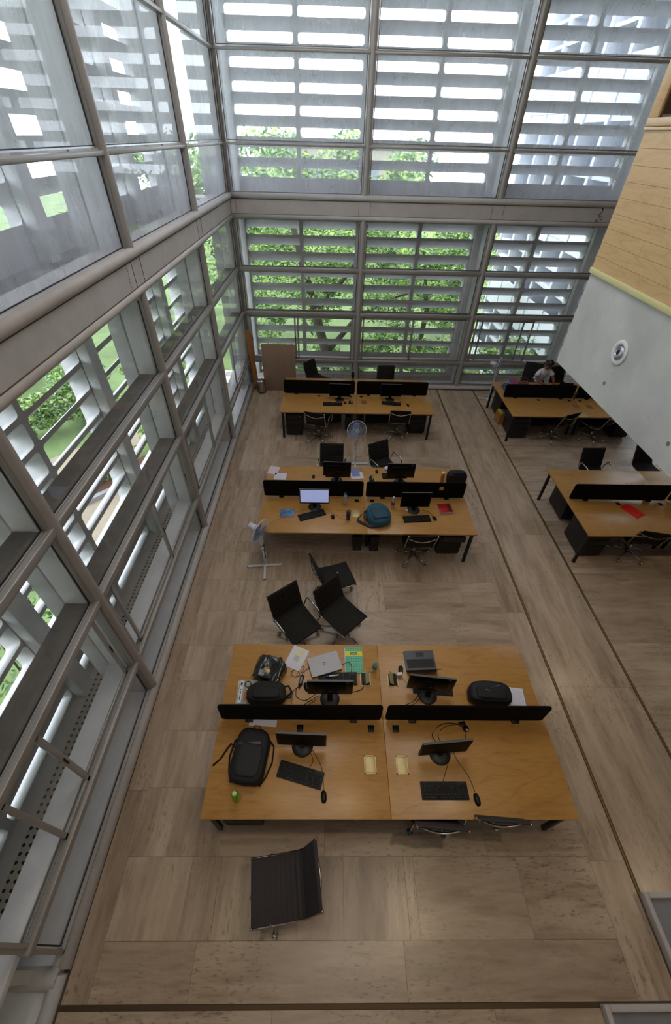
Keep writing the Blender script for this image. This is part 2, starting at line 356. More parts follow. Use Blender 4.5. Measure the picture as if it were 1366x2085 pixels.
# ------------------------------------------------------------------ floor: slabs in one mesh
def build_floor():
    rnd = random.Random(4); quads = []
    def row(x0, x1, y0, y1, L, d, axis='x', b=None, jit=True):
        a0, a1 = (x0, x1) if axis == 'x' else (y0, y1); p = a0-(rnd.random()*L*.6 if jit else 0)
        while p < a1-1e-6:
            q = min(p+L, a1); s0 = max(p, a0)
            if a1-q < L*.15: q = a1
            if q-s0 > 1e-4:
                bb = rnd.uniform(.25, .9) if b is None else b+rnd.uniform(-.15, .15)
                quads.append(((s0, q, y0, y1) if axis == 'x' else (x0, x1, s0, q), rnd.random(), d, bb))
            p = q
    row(.07, .29, -.28, YW-.1, 1.8, 1, 'y', .3)
    ys = [-.28, .093, .69, 1.295, 1.9, 2.53, 3.05, 3.64, 4.24, 4.85, 5.45, 6.05, 6.65, 7.25, 7.85, 8.45, 9.05, 9.65, 10.25, 10.85, YW-.1]
    for i, (a, b) in enumerate(zip(ys, ys[1:])):
        vert = i in (1, 3, 4, 7, 8, 10, 14, 15) 
        if i == 0: row(.29, 5.04, a, b, 1.9, 0, 'x', .42); continue
        if vert:
            row(.29, .95, a, b, 3, 1, 'x', .6, False); row(.95, 3.2, a, b, .62, 1, 'x', .55); row(3.2, 5.04, a, b, 1.3, 0 if i % 2 else 1, 'x', .45)
        else:
            row(.29, 1.2, a, b, .9, 1, 'x', .6, False); row(1.2, 5.04, a, b, 1.7, 0, 'x', .6)
    row(5.04, 5.40, -.28, YW-.1, 1.5, 1, 'y', .5)
    row(5.44, 6.47, -.28, YW-.1, 2.9, 1, 'y', .72)
    yr = [-.28, .55, 1.2, 1.85, 2.5, 3.15, 3.8, 4.45, 5.1, 5.75, 6.4, 7.05, 7.7, 8.35, 9.0, 9.65, 10.3, YW-.1]
    for a, b in zip(yr, yr[1:]): row(6.51, 14, a, b, 1.6, 0, 'x', .62)
    row(.07, 14, -3.0, -1.5, 1.4, 0); row(.07, 14, -1.5, -.315, 1.9, 0, 'x', .45)
    me = bpy.data.meshes.new('floor'); vs, fs, cols = [], [], []
    g = .0012
    for (x0, x1, y0, y1), r, d, b in quads:
        k = len(vs); vs += [(x0+g, y0+g, 0), (x1-g, y0+g, 0), (x1-g, y1-g, 0), (x0+g, y1-g, 0)]; fs.append((k, k+1, k+2, k+3)); cols += [(r, d, b, 1)]*4
    k = len(vs); vs += [(0, -3, -.004), (14, -3, -.004), (14, YW, -.004), (0, YW, -.004)]; fs.append((k, k+1, k+2, k+3)); cols += [(0, 0, 0, 1)]*4
    k = len(vs); vs += [(0, -3, -.25), (14, -3, -.25), (14, YW, -.25), (0, YW, -.25)]; fs.append((k+3, k+2, k+1, k)); cols += [(0, 0, 0, 1)]*4
    me.from_pydata(vs, [], fs); ca = me.color_attributes.new('slab', 'FLOAT_COLOR', 'CORNER')
    ca.data.foreach_set('color', np.array(cols, dtype=np.float32).ravel())
    me.materials.append(M_TRAV); me.materials.append(M_GROUT); me.polygons[len(fs)-2].material_index = 1; me.polygons[len(fs)-1].material_index = 1
    struct(link(bpy.data.objects.new('floor', me)), 'travertine slab floor of the reading hall', 'floor')
    n = 1
    for (x, lab) in ((5.42, 'thin brass joint in the floor left of the aisle'), (6.49, 'thin brass joint in the floor right of the aisle')):
        o = MB().box(x-.008, x+.008, -.28, YW-.1, -.003, .0015).build(f'trim_{n}', M_BRASS); struct(o, lab, 'floor joint'); n += 1
    o = MB().box(.06, 4.72, -.313, -.285, -.003, .001).build('trim_3', mat('bronze_joint', '54422c', .5, .5)); struct(o, 'dark cross joint in the floor at the near edge', 'floor joint')
build_floor()

# ------------------------------------------------------------------ window walls
def mullion(xf, s, z0, z1, r=.052):
    return MB(xf).cyl((s, .0, z0), (s, 0, z1), r, n=20, caps=False)
def window_bay(n, xf, s0, s1, story, label, sashes=None):
    root = struct(thing(f'window_{n}', label, 'window')); m = .05
    zs = ([.10]+TR+[ZB]) if story == 0 else ([ZT]+TU+[ZC])
    fr = MB(xf)
    for z in zs[1:-1]:
        h = .055 if story == 0 else .03
        fr.box(s0+.03, s1-.03, -.035, .05, z-h, z+h*.4, .008)
        if story == 0: fr.box(s0+.04, s1-.04, -.02, .03, z-h-.022, z-h, .004)
    for s in (s0, s1): 
        fr.box(s+(.04 if s == s0 else -.075), s+(.075 if s == s0 else -.04), .0, .07, zs[0], zs[-1])
    fr.box(s0+.04, s1-.04, .0, .06, zs[0]-.02, zs[0]+.02); fr.box(s0+.04, s1-.04, 0, .06, zs[-1]-.03, zs[-1])
    fr.build('window_frame', M_ALU, root)
    bd = MB(xf)
    for i, (a, b) in enumerate(zip(zs, zs[1:])):
        if story == 0 and i == 1: continue
        lo = a+.03; hi = b-(.08 if story == 0 else .035)
        bd.box(s0+.08, s1-.08, .022, .030, lo, lo+.012); bd.box(s0+.08, s0+.088, .022, .03, lo, hi); bd.box(s1-.088, s1-.08, .022, .03, lo, hi)
    bd.build('glazing_bead', M_BEAD, root)
    gk = MB(xf)
    for i, (a, b) in enumerate(zip(zs, zs[1:])):
        if story == 0 and i == 1: continue
        lo = a+.042; hi = b-(.08 if story == 0 else .035)
        gk.box(s0+.088, s0+.1, .024, .034, lo, hi); gk.box(s1-.1, s1-.088, .024, .034, lo, hi); gk.box(s0+.09, s1-.09, .024, .034, lo, lo+.008)
    gk.build('gasket', M_GASK, root)
    for i, (a, b) in enumerate(zip(zs, zs[1:])):
        if story == 0 and i == 1: continue
        q = MB(xf).box(s0+.08, s1-.08, .036, .040, a+.03, b-.035); q.build('glass_pane', M_GLU if story else M_GL, root)
    if story == 0:
        a, b = TR[0]+.02, TR[1]-.075
        tk = MB(xf)
        for d in (.0, .03, .06): tk.box(s0+.07, s1-.07, d, d+.008, a, a+.018)
        tk.box(s0+.07, s0+.10, -.01, .07, a, b); tk.box(s1-.10, s1-.07, -.01, .07, a, b)
        tk.build('sliding_track', M_ALU, root)
        for j, (p, q_, d) in enumerate(sashes or []):
            f = MB(xf); w_ = .045
            f.box(p, p+w_, d, d+.026, a+.015, b, .004); f.box(q_-w_, q_, d, d+.026, a+.015, b, .004)
            f.box(p, q_, d, d+.026, a+.015, a+.06, .004); f.box(p, q_, d, d+.026, b-.05, b, .004)
            so = f.build('sliding_sash', M_ALU, root)
            MB(xf).box(p+w_, q_-w_, d+.011, d+.015, a+.06, b-.05).build('glass_pane', M_GL, so)
            MB(xf).box(p+.012, p+.032, d-.006, d, 1.30, 1.42, .003).build('latch', M_PLB2, so)
    return root
# sashes measured from the corner along each wall
far_sash = [[(.12, 1.42, .03), (1.30, 2.86, .0)], [(3.12, 4.50, .0), (4.45, 5.88, .03)], [(6.14, 7.70, .0), (6.3, 7.45, .03)]]
left_sash = [[(.12, 1.85, .0), (1.70, 2.88, .03)], [(3.12, 4.47, .03), (4.43, 5.79, .0)], [(6.12, 7.36, .03), (7.34, 8.74, .0)], [(9.12, 10.21, .03), (10.19, 10.68, .0)]]
nw = 1
names = ['first bay from the corner', 'second bay from the corner', 'third bay from the corner', 'fourth bay, nearest the camera']
for b in range(4):
    s0, s1 = 3*b, 3*b+3
    window_bay(nw, far, s0, s1, 0, f'lower far-wall window, {["first bay from the corner","second bay from the corner","third bay from the corner","last bay behind the concrete balcony"][b]}', far_sash[b] if b < 3 else [(9.12, 10.5, 0), (10.45, 11.88, .03)]); nw += 1
    window_bay(nw, far, s0, s1, 1, f'upper far-wall window, {["first bay from the corner","second bay from the corner","third bay from the corner","last bay behind the wooden balcony"][b]}'); nw += 1
    s0 = 2.986*b; s1 = 2.986*(b+1) if b < 3 else YW+.03
    window_bay(nw, left, s0, s1, 0, f'lower left-wall window, {names[b]}', left_sash[b]); nw += 1
    window_bay(nw, left, s0, 2.986*(b+1), 1, f'upper left-wall window, {names[b]}'); nw += 1

def wall_frame(side, xf, posts, L, label):
    root = struct(thing(f'wall_{side}', label, 'wall'))
    bm_ = MB(xf)          # beam with roll mouldings
    bm_.box(-.05, L, -.03, .30, ZB+.06, ZT-.06); bm_.build('beam', M_BEAM, root)
    rl = MB(xf)
    rl.cyl((-.05, -.02, ZT-.02), (L, -.02, ZT-.02), .055, n=20); rl.cyl((-.05, -.02, ZB+.03), (L, -.02, ZB+.03), .045, n=20)
    rl.box(-.05, L, -.02, .30, ZT-.06, ZT+.03); rl.box(-.05, L, -.02, .3, ZB-.012, ZB+.06)
    rl.build('roll_moulding', M_BEAM, root)
    gr = MB(xf).box(-.05, L, -.038, -.0, ZT-.083, ZT-.072).box(-.05, L, -.038, 0, ZB+.068, ZB+.078)
    for s in posts: gr.box(s-.135, s-.130, -.0345, 0, ZB+.07, ZT-.07).box(s+.130, s+.135, -.0345, 0, ZB+.07, ZT-.07)
    gr.build('shadow_groove', M_GROUT, root)
    sl = MB(xf).cyl((0, -.015, .045), (L, -.015, .045), .062, n=20).box(0, L, -.015, .06, 0, .1); sl.build('sill_rail', M_BEAM, root)
    for s in posts:
        mullion(xf, s, 0, ZB).build('mullion', M_MULL, root); mullion(xf, s, ZT, ZC).build('mullion', M_MULL, root)
    MB(xf).box(-.05, L, -.02, .3, ZC, ZC+.4).build('top_beam', M_BEAM, root)
    return root
wall_frame('far', far, [0, 3, 6, 9, 12], 14, 'tall glazed far wall with a stone beam and round mullions')
wall_frame('left', left, [0, 2.986, 5.972, 8.958], 11.46, 'tall glazed left wall with a stone beam and round mullions')

ws = MB(); q = random.Random(5)
for k in range(14): y = 5.13+q.uniform(-.01, .01)-.0009*k; z = 4.42-.027*k; ws.box(.0345, .036, y-.004, y+.004, z, z+q.uniform(.008, .022))
ws.build('rust_streak', mat('rust_stain', '4a3526', .9), bpy.data.objects['wall_left'])
ws = MB()
for k in range(26): x = 8.35+q.uniform(-.10, .10)*(k/26)+.0; z = 4.40-.016*k; ws.box(x-.008, x+.008, YW-.0365, YW-.0345+.0, z, z+q.uniform(.01, .05))
ws.build('rust_streak', MATS['rust_stain'], bpy.data.objects['wall_far'])
def outside(side, xf, posts, L, label):
    root = struct(thing(f'sunscreen_{side}', label, 'sunscreen')); rnd = random.Random(3)
    fin = MB(xf); fin2 = MB(xf); pier = MB(xf)
    for s in posts:
        for z0, z1 in ((.0, ZB), (ZT, ZC)):
            fin.box(s-.06, s+.06, .07, .30, z0, z1, .004); fin2.box(s-.055, s+.055, .325, .51, z0-.1, z1, .004)
            pier.box(s-.11, s+.11, .85, 1.0, z0-.2, z1, .01)
    fin.build('inner_fin', M_FIN, root); fin2.build('outer_fin', M_FIN, root); pier.build('pier', M_FIN, root)
    sh = MB(xf)
    for a, b in zip(posts, posts[1:]+[L]):
        for z in TR[1:]: sh.box(a+.06, b-.06, .05, .30, z-.09, z-.0, .004)
    sh.build('concrete_shelf', M_SHELF, root)
    sm = MB(xf)
    for a, b in zip(posts, posts[1:]+[L]): sm.box(a+.06, b-.06, .07, .31, TR[0]-.08, TR[0]-.0, .004)
    sm.build('marble_shelf', M_MARB, root)
    MB(xf).box(-1.4 if side == 'far' else 0, L, .06, .5, -.2, .02).build('marble_base', M_MARB, root)
    MB(xf).box(-1.4 if side == 'far' else 0, L, .50, .835, -.2, .005).build('perforated_strip', M_DOTS, root)
    MB(xf).box(-1.4 if side == 'far' else 0, L, .838, 1.0, -.2, .004).build('outer_ledge', M_BEAM, root)
    MB(xf).box(-1.4 if side == 'far' else 0, L, .30, 1.0, ZB+.1, ZT-.12).build('slab', M_SHELF, root)
    MB(xf).box(-1.4 if side == 'far' else 0, L, .0, 1.4, ZC+.02, ZC+.3).build('roof_slab', M_FIN, root)
    # screens: rounded slots with sloping hoods
    def cell(mb, a0, a1, z0, z1, h0, h1, y0, y1, dep, drop):
        n = 4; r = .05; hole = []
        for cx, cz, ang in ((h1-r, y1-r, 0), (h0+r, y1-r, 90), (h0+r, y0+r, 180), (h1-r, y0+r, 270)):
            for k in range(n+1): t = R_(ang+90*k/n); hole.append((cx+r*math.cos(t), cz+r*math.sin(t)))
        out = []
        for i, (hx, hz) in enumerate(hole):
            c = i//(n+1); k = i % (n+1); cor = [(a1, z1), (a0, z1), (a0, z0), (a1, z0)][c]
            if k == 0: o = (cor[0], hz) if c in (0, 2) else (hx, cor[1])
            elif k == n: o = (hx, cor[1]) if c in (0, 2) else (cor[0], hz)
            else: o = cor
            out.append(o)
        N = len(hole); b = mb.bm
        def ring(pts, d, dz): 
            vs = [b.verts.new((p[0], d, p[1]+dz)) for p in pts]; mb._fin(vs); return vs
        O0, H0, H1, O1 = ring(out, 1.0, 0), ring(hole, 1.0, 0), ring(hole, 1.0+dep, -drop), ring(out, 1.0+dep, -drop)
        for A, B, sm_ in ((O0, H0, 0), (H0, H1, 1), (H1, O1, 0)):
            for k in range(N):
                vs = (A[k], A[(k+1) % N], B[(k+1) % N], B[k])
                try: f = b.faces.new(vs); f.smooth = False
                except ValueError: pass
    P = .365
    for (a, b_) in zip(posts, posts[1:]+[L]):
        if b_-a < 2: continue
        for story in (0, 1):
            mb = MB(xf); mid = (a+b_)/2
            if story == 0: rows = [(3.573-P*k, 3.573-P*k+P-.065) for k in range(0, 9)]+[(.05, .24)]; dep, drop = .26, .195; bounds = (.0, ZB+.1)
            else: rows = [(4.70+.348*k, 4.70+.348*k+.285) for k in range(0, 12)]; dep, drop = .15, .12; bounds = (ZT-.1, ZC)
            rows = sorted(rows)
            zb = [bounds[0]]+[(rows[i][1]+rows[i+1][0])/2 for i in range(len(rows)-1)]+[bounds[1]]
            for i, (y0, y1) in enumerate(rows):
                for (q0, q1, h0, h1) in ((a, mid, a+.12, mid-.045), (mid, b_, mid+.045, b_-.12)):
                    cell(mb, q0, q1, zb[i], zb[i+1], h0, h1, y0, y1, dep, drop)
            bmesh.ops.remove_doubles(mb.bm, verts=mb.bm.verts, dist=.0005)
            mb.build('slotted_panel', M_SCR, root)
    return root
outside('far', far, [0, 3, 6, 9], 12, 'precast concrete sunscreen with rounded slots outside the far wall')
outside('left', left, [0, 2.986, 5.972, 8.958], 11.944, 'precast concrete sunscreen with rounded slots outside the left wall')

# near end of the left wall: rounded rail turning outwards, drop below
rt = struct(thing('wall_near', 'stone rail turning left at the near end of the glazing', 'wall'))
MB().cyl((.01, -.13, .06), (-3, -.13, .06), .075, n=20).cyl((.0, -.11, .045), (.0, -3, .045), .062, n=20).build('stone_rail', M_BEAM, rt)
MB().box(-3, .0, -.18, -.06, -1.0, .05).build('plinth', M_BEAM, rt); MB().box(-3, .02, -.8, -.18, -1.2, -.62).build('lower_ledge', M_CONC, rt)
MB().box(-.03, .05, -3, -.1, -1.2, .04).build('edge_wall', M_BEAM, rt)
# rest of the hall
struct(MB().box(-3.2, 14.2, -3.2, YW+.3, ZC, ZC+.2).build('ceiling', M_CEIL), 'white ceiling high above the hall', 'ceiling')
struct(MB().box(-3.2, 14.2, -3.2, -3.0, -2, ZC).build('wall_back', M_CEIL), 'plain wall behind the camera', 'wall')
struct(MB().box(14, 14.2, -3.2, YW+.3, -.3, ZC).build('wall_right', M_CEIL), 'plain wall at the right end of the hall', 'wall')
struct(MB().box(-3.2, -3.0, -3.0, -.06, -2, ZC).build('wall_side', M_CEIL), 'plain wall left of the camera', 'wall')
struct(MB().box(-3.0, -.2, -.16, -.08, .13, ZC).build('wall_return', M_CEIL), 'return wall at the near end of the left glazing', 'wall')
# partition right of the third bay
struct(MB().box(9.6, 9.75, 10.2, YW-.06, 0, 3.2).build('wall_partition', mat('dark_partition', '1e1d1d', .6)), 'dark partition at the right end under the balcony', 'wall')

# ------------------------------------------------------------------ balcony volume
def pitted(name, c):
    m, t, p = nt(name); tc = t.nodes.new('ShaderNodeTexCoord')
    v = t.nodes.new('ShaderNodeTexVoronoi'); v.inputs['Scale'].default_value = 26; t.links.new(tc.outputs['Object'], v.inputs['Vector'])
    n = t.nodes.new('ShaderNodeTexNoise'); n.inputs['Scale'].default_value = 1.8; n.inputs['Detail'].default_value = 7; t.links.new(tc.outputs['Object'], n.inputs['Vector'])
    n2 = t.nodes.new('ShaderNodeTexNoise'); n2.inputs['Scale'].default_value = 5; t.links.new(tc.outputs['Object'], n2.inputs['Vector'])
    base = ramp(t, n.outputs['Fac'], [(.3, 'bcbcbb'), (.5, 'c8c8c7'), (.7, 'd2d2d0')])
    pit = math_n(t, 'MULTIPLY', math_n(t, 'LESS_THAN', v.outputs['Distance'], .12), math_n(t, 'MULTIPLY', math_n(t, 'SUBTRACT', n2.outputs['Fac'], .5), 8, True))
    t.links.new(mixc(t, math_n(t, 'MULTIPLY', pit, .75), base, '55544f'), p.inputs['Base Color']); p.inputs['Roughness'].default_value = .8
    return m
def balcony():
    X, Y, Z = 5.45, 5.64, 3.2
    r = struct(thing('wall_balcony', 'overhanging balcony, fair-faced concrete below and wood panels above', 'wall'))
    MB().box(X, 14, -3, Y, Z, 4.32).build('concrete_face', pitted('balcony_concrete', 'a7a8aa'), r)
    MB().box(X-.03, X+.02, -3, Y+.01, 4.30, 4.36, .006).build('shadow_trim', mat('pale_yellow_trim', 'd8cf98', .5), r)
    zs = [4.36, 4.48, 4.62, 4.75, 4.886, 5.028, 5.164, 5.30, 5.435, 5.567]
    pn = MB()
    for k, (a, b) in enumerate(zip(zs, zs[1:])):
        js = [5.64, 4.865, 3.9, 2.9, 1.9, .9, -.1, -1.1, -3]
        for p, q in zip(js[1:], js): pn.box(X-.015, X+.02, p+.0008, q-.0008, a+.0012, b-.0012)
    pn.box(X, X+.1, 5.60, Y+.012, 4.36, 5.567)
    pn.build('wood_panels', M_PANEL, r)
    MB().box(X-.004, 14, -3, Y-.005, 4.32, 5.567).build('panel_backing', M_GROUT, r)
    fr = MB().box(X-.03, X+.12, -3, Y+.02, 5.567, 5.593, .003).box(X-.03, X+.12, -3, Y+.02, 5.597, 5.66, .003).box(X-.03, X+.12, 5.50, Y+.02, 5.66, 7.2, .003).box(X-.03, X+.12, -3, Y+.02, 7.2, 7.4)
    fr.build('opening_frame', M_PANEL, r)
    MB().box(X-.01, X+.08, -3, 5.50, 5.66, 5.68).box(X-.01, X+.08, 5.475, 5.50, 5.66, 7.2).build('inner_frame', mat('dark_brown_wood', '4a3018', .5), r)
    MB().box(X+.03, X+.036, -3, 5.48, 5.68, 7.2).build('glass_pane', M_GL, r)
    MB().box(X+.3, 14, Y-.1, Y+.02, 5.6, ZC).build('upper_end_wall', M_PANEL, r)
    # pits left by the formwork
    for (y, z) in ((4.475, 3.425), (3.234, 3.415)):
        MB().cyl((X-.002, y, z), (X+.02, y, z), .022, n=14).build('tie_hole', mat('grey_plug', '77766f', .9), r)
    a = thing('air_nozzle', 'round white swivel air nozzle set in the concrete balcony face', 'air nozzle', (X, 4.462, 3.783))
    Mx = RY(-PI/2)
    MB().lathe([(.075, -.0), (.128, -.0), (.132, .008), (.126, .016), (.095, .020), (.082, .010), (.078, -.02)], 40, M=Mx, cap=False).build('flange', mat('nozzle_white', 'e4e6ea', .45), a)
    MB().lathe([(.080, -.02), (.078, .004), (.066, .022), (.05, .03), (.046, .028), (.036, -.03), (.001, -.03)], 32, M=Mx @ RX(R_(-14)) @ RY(R_(16)), cap=False).build('ball_nozzle', mat('satin_metal', 'b9bdc9', .3, .7), a)
    MB().cyl((0, -.0, .0), (-.006, 0, 0), .032, n=24, M=T3(-.012, .006, -.004)).build('throat', M_GASK, a)
balcony()

# stairwell kerbs at lower right
def kerb(name, x0, x1, y0, y1, label):
    r = struct(thing(name, label, 'stair kerb'), None)
    k = MB(); w_ = .045; h = .10
    k.box(x0, x0+w_, y0, y1, 0, h, .008).box(x0+w_, x1, y1-w_, y1, 0, h, .008).build('kerb', M_BEAM, r)
    MB().box(x0+w_, x1, y0, y1-w_, 0, .06).build('infill', mat('dark_concrete', '85858b', .75, 0, noise=.12, scale=3), r)
kerb('trim_4', 5.41, 7.6, -.14, .41, 'stone kerb around the upper grey stair slab')
kerb('trim_5', 4.68, 7.6, -2.0, -.29, 'stone kerb around the lower grey stair slab')

# ------------------------------------------------------------------ outdoors
def leaf_mesh(name, centers, n, size, spread, seed, mats, squash=.8, gravity=0):
    rng = np.random.default_rng(seed); C_ = np.array(centers, float)
    idx = rng.integers(0, len(C_), n); d = rng.normal(size=(n, 3)); d /= np.linalg.norm(d, axis=1)[:, None]
    rad = rng.random(n)**.45; p = C_[idx, :3]+d*(rad*C_[idx, 3])[:, None]*np.array([1, 1, squash])
    u = rng.normal(size=(n, 3)); u[:, 2] = u[:, 2]*.5-gravity; u /= np.linalg.norm(u, axis=1)[:, None]
    t = rng.normal(size=(n, 3)); v = np.cross(u, t); v /= np.linalg.norm(v, axis=1)[:, None]
    L = size*rng.uniform(.6, 1.4, n)[:, None]; W = L*spread
    P_ = np.stack([p-u*L, p+v*W-u*L*.1, p+u*L, p-v*W-u*L*.1], 1).reshape(-1, 3)
    me = bpy.data.meshes.new(name); me.vertices.add(4*n); me.vertices.foreach_set('co', P_.ravel())
    me.loops.add(4*n); me.loops.foreach_set('vertex_index', np.arange(4*n)); me.polygons.add(n)
    me.polygons.foreach_set('loop_start', np.arange(0, 4*n, 4)); me.polygons.foreach_set('loop_total', np.full(n, 4))
    for m in mats: me.materials.append(m)
    me.polygons.foreach_set('material_index', rng.integers(0, len(mats), n)); me.update(); me.validate(); return me
def leafm(name, c):
    if name in MATS: return MATS[name]
    m, t, p = nt(name); c = lin(c); p.inputs['Base Color'].default_value = (*c, 1); p.inputs['Roughness'].default_value = .45
    tr = t.nodes.new('ShaderNodeBsdfTranslucent'); tr.inputs[0].default_value = (c[0]*1.5, min(1, c[1]*1.6), c[2]*.8, 1)
    mx = t.nodes.new('ShaderNodeMixShader'); mx.inputs[0].default_value = .4; out = t.nodes['Material Output']
    t.links.new(p.outputs[0], mx.inputs[1]); t.links.new(tr.outputs[0], mx.inputs[2]); t.links.new(mx.outputs[0], out.inputs[0]); MATS[name] = m; return m
LG = [leafm('leaf_mid', '64804e'), leafm('leaf_bright', 'b0c684'), leafm('leaf_dark', '3c5638'), leafm('leaf_grey', '7f977e')]
M_BARK = mat('bark', '4d443c', .9, 0, noise=.2, scale=10, bump=.4)
def tree(name, label, cat, base, trunk_paths, blobs, n, size, seed, spread=.35, mats=LG, group=None):
    r = thing(name, label, cat, base, 0, group); up = 1.4
    blobs = [(b[0], b[1], b[2]+up, b[3]) for b in blobs]
    if trunk_paths:
        mb = MB()
        for pts, r0, r1 in trunk_paths: mb.tube([(p[0], p[1], p[2]+up if p[2] > .01 else 0) for p in pts], r0, 8, rf=lambda q, a=r0, b=r1: a+(b-a)*q)
        mb.build('trunk', M_BARK, r)
    link(bpy.data.objects.new('foliage', leaf_mesh('foliage', blobs, n, size, spread, seed, mats, gravity=.3)), r)
    return r
GZ = -3.0
struct(MB().box(-70, 80, -30, 90, GZ-.3, GZ).build('ground', mat('lawn', '5f7346', .95, 0, noise=.35, scale=.6)), 'green lawn outside', 'ground')
KD = Vector((.68, .733, 0)); K0 = Vector((-5.34, 8.99, 0))
def strip(name, m, a, b, off0, off1, h, lab, cat):       # strip along the kerb line, offset to its left
    n = Vector((-KD.y, KD.x, 0)); P_ = [K0+KD*a+n*off0, K0+KD*b+n*off0, K0+KD*b+n*off1, K0+KD*a+n*off1]
    struct(MB().prism([(p.x, p.y) for p in P_], GZ, GZ+h).build(name, m), lab, cat)
M_SAND = mat('sandy_paving', '857a69', .8, 0, noise=.08, scale=2)
strip('garden_path', M_SAND, -6.5, 5.2, -1.9, 0, .02, 'sandy paved path curving outside the left wall', 'path')
strip('path_kerb', mat('kerb_concrete', '85858a', .8, 0, noise=.1, scale=4), -6.5, 5.2, 0, .16, .16, 'grey concrete kerb along the sandy path', 'kerb')
strip('planting_bed', mat('red_soil', '54352a', .95, 0, noise=.3, scale=8), -6.5, 5.2, .16, 1.1, .08, 'red soil bed behind the kerb', 'bed')
strip('garden_path', M_SAND, -6.5, 5.2, 2.0, 3.3, .02, 'second sandy path beyond the soil bed', 'path')
rb = random.Random(8)
def blobs(n, x0, x1, y0, y1, z0, z1, r0, r1, sd):
    q = random.Random(sd); return [(q.uniform(x0, x1), q.uniform(y0, y1), q.uniform(z0, z1), q.uniform(r0, r1)) for _ in range(n)]
tree('garden_tree', 'feathery tree with dark forked trunk just outside the far wall corner', 'tree', (2.2, 14.3, GZ),
     [([(0, 0, 0), (-.1, 0, 1.5), (-.5, 0, 3.0), (-.9, .2, 4.4), (-1.2, .3, 5.6)], .2, .07), ([(-.1, 0, 1.4), (.8, .2, 2.4), (1.8, .3, 3.1), (2.8, .2, 3.4)], .1, .03), ([(-.4, 0, 2.8), (.5, 0, 3.8), (1.2, .2, 4.8)], .08, .03)],
     blobs(34, -3.0, 2.8, -.6, 1.8, 1.2, 6.0, .45, 1.0, 1), 15000, .085, 11, .3)
tree('garden_tree', 'loose green tree outside the middle of the far wall', 'tree', (5.9, 17.5, GZ), [([(0, 0, 0), (.2, 0, 2), (-.3, 0, 4)], .14, .05)],
     blobs(20, -2.0, 1.6, -1, 1.5, .8, 5.2, .5, 1.0, 2), 9000, .09, 12, .3)
tree('garden_tree', 'broad tree behind, seen above the lawn at the far left', 'tree', (-5, 24, GZ), [([(0, 0, 0), (.1, 0, 3)], .25, .12)],
     blobs(24, -5, 5, -2, 2, 2, 6.8, 1.0, 2.0, 3), 9000, .17, 13, .35)
tree('garden_tree', 'pale distant tree beyond the path right of centre', 'tree', (3.5, 35, GZ), [([(0, 0, 0), (.1, 0, 3)], .25, .12)],
     blobs(22, -5, 5, -2, 2, 1, 6.5, 1.0, 1.8, 4), 8000, .2, 14, .35)
for i, (x, y, sd) in enumerate(((-7.9, 5.6, 5), (-6.7, 8.7, 6), (-5.0, 11.0, 7), (-3.6, 13.0, 9))):
    tree('garden_shrub', ['leafy shrub outside the left wall, nearest the camera', 'leafy shrub outside the left wall, second from the camera', 'leafy shrub outside the left wall, third from the camera', 'leafy shrub outside the left wall, beside the corner'][i], 'shrub', (x, y, GZ), [([(0, 0, 0), (.1, 0, .2)], .04, .02)],
         blobs(8, -.5, .5, -.8, .8, -1.2, -.3, .3, .5, sd), 4200, .07, 20+sd, .4, mats=[LG[0], LG[1], LG[3]])
for i, (x, y, sd, lab) in enumerate(((-8.6, 12.2, 71, 'round shrub beyond the second sandy path, left one'), (-7.0, 14.4, 72, 'round shrub beyond the second sandy path, middle one'), (-5.0, 16.2, 73, 'round shrub beyond the second sandy path, right one'), (-10.2, 8.2, 74, 'broad shrub far left of the sandy path'), (-9.0, 2.8, 75, 'broad shrub outside the nearest left bay'), (-6.4, 1.6, 76, 'broad shrub close to the nearest left bay'))):
    tree('round_shrub', lab, 'shrub', (x, y, GZ), [([(0, 0, 0), (.1, 0, .2)], .04, .02)], blobs(9, -.8, .8, -1.0, 1.0, -1.1, .4, .4, .75, sd), 5200, .085, sd, .38, mats=LG)
tree('garden_tree', 'tall bushy tree beyond the shrubs left of the hall', 'tree', (-12.5, 13, GZ), [([(0, 0, 0), (.1, 0, 3)], .2, .1)], blobs(24, -2, 1.5, -8, 7, -1.0, 3.6, .8, 1.6, 31), 12000, .13, 33, .4)
tree('creeper', 'thin leafy creeper close outside the left sunscreen', 'plant', (-2.2, 2.6, GZ), [([(0, 0, 0), (.1, .2, 1.5), (0, .5, 3.0)], .02, .01), ([(0, .1, .2), (.1, .9, 1.4), (0, 1.1, 2.6)], .02, .01)],
     blobs(9, -.15, .25, -.5, 1.5, 1.0, 3.2, .25, .5, 41), 900, .05, 43, .5, mats=[LG[0], LG[2]])

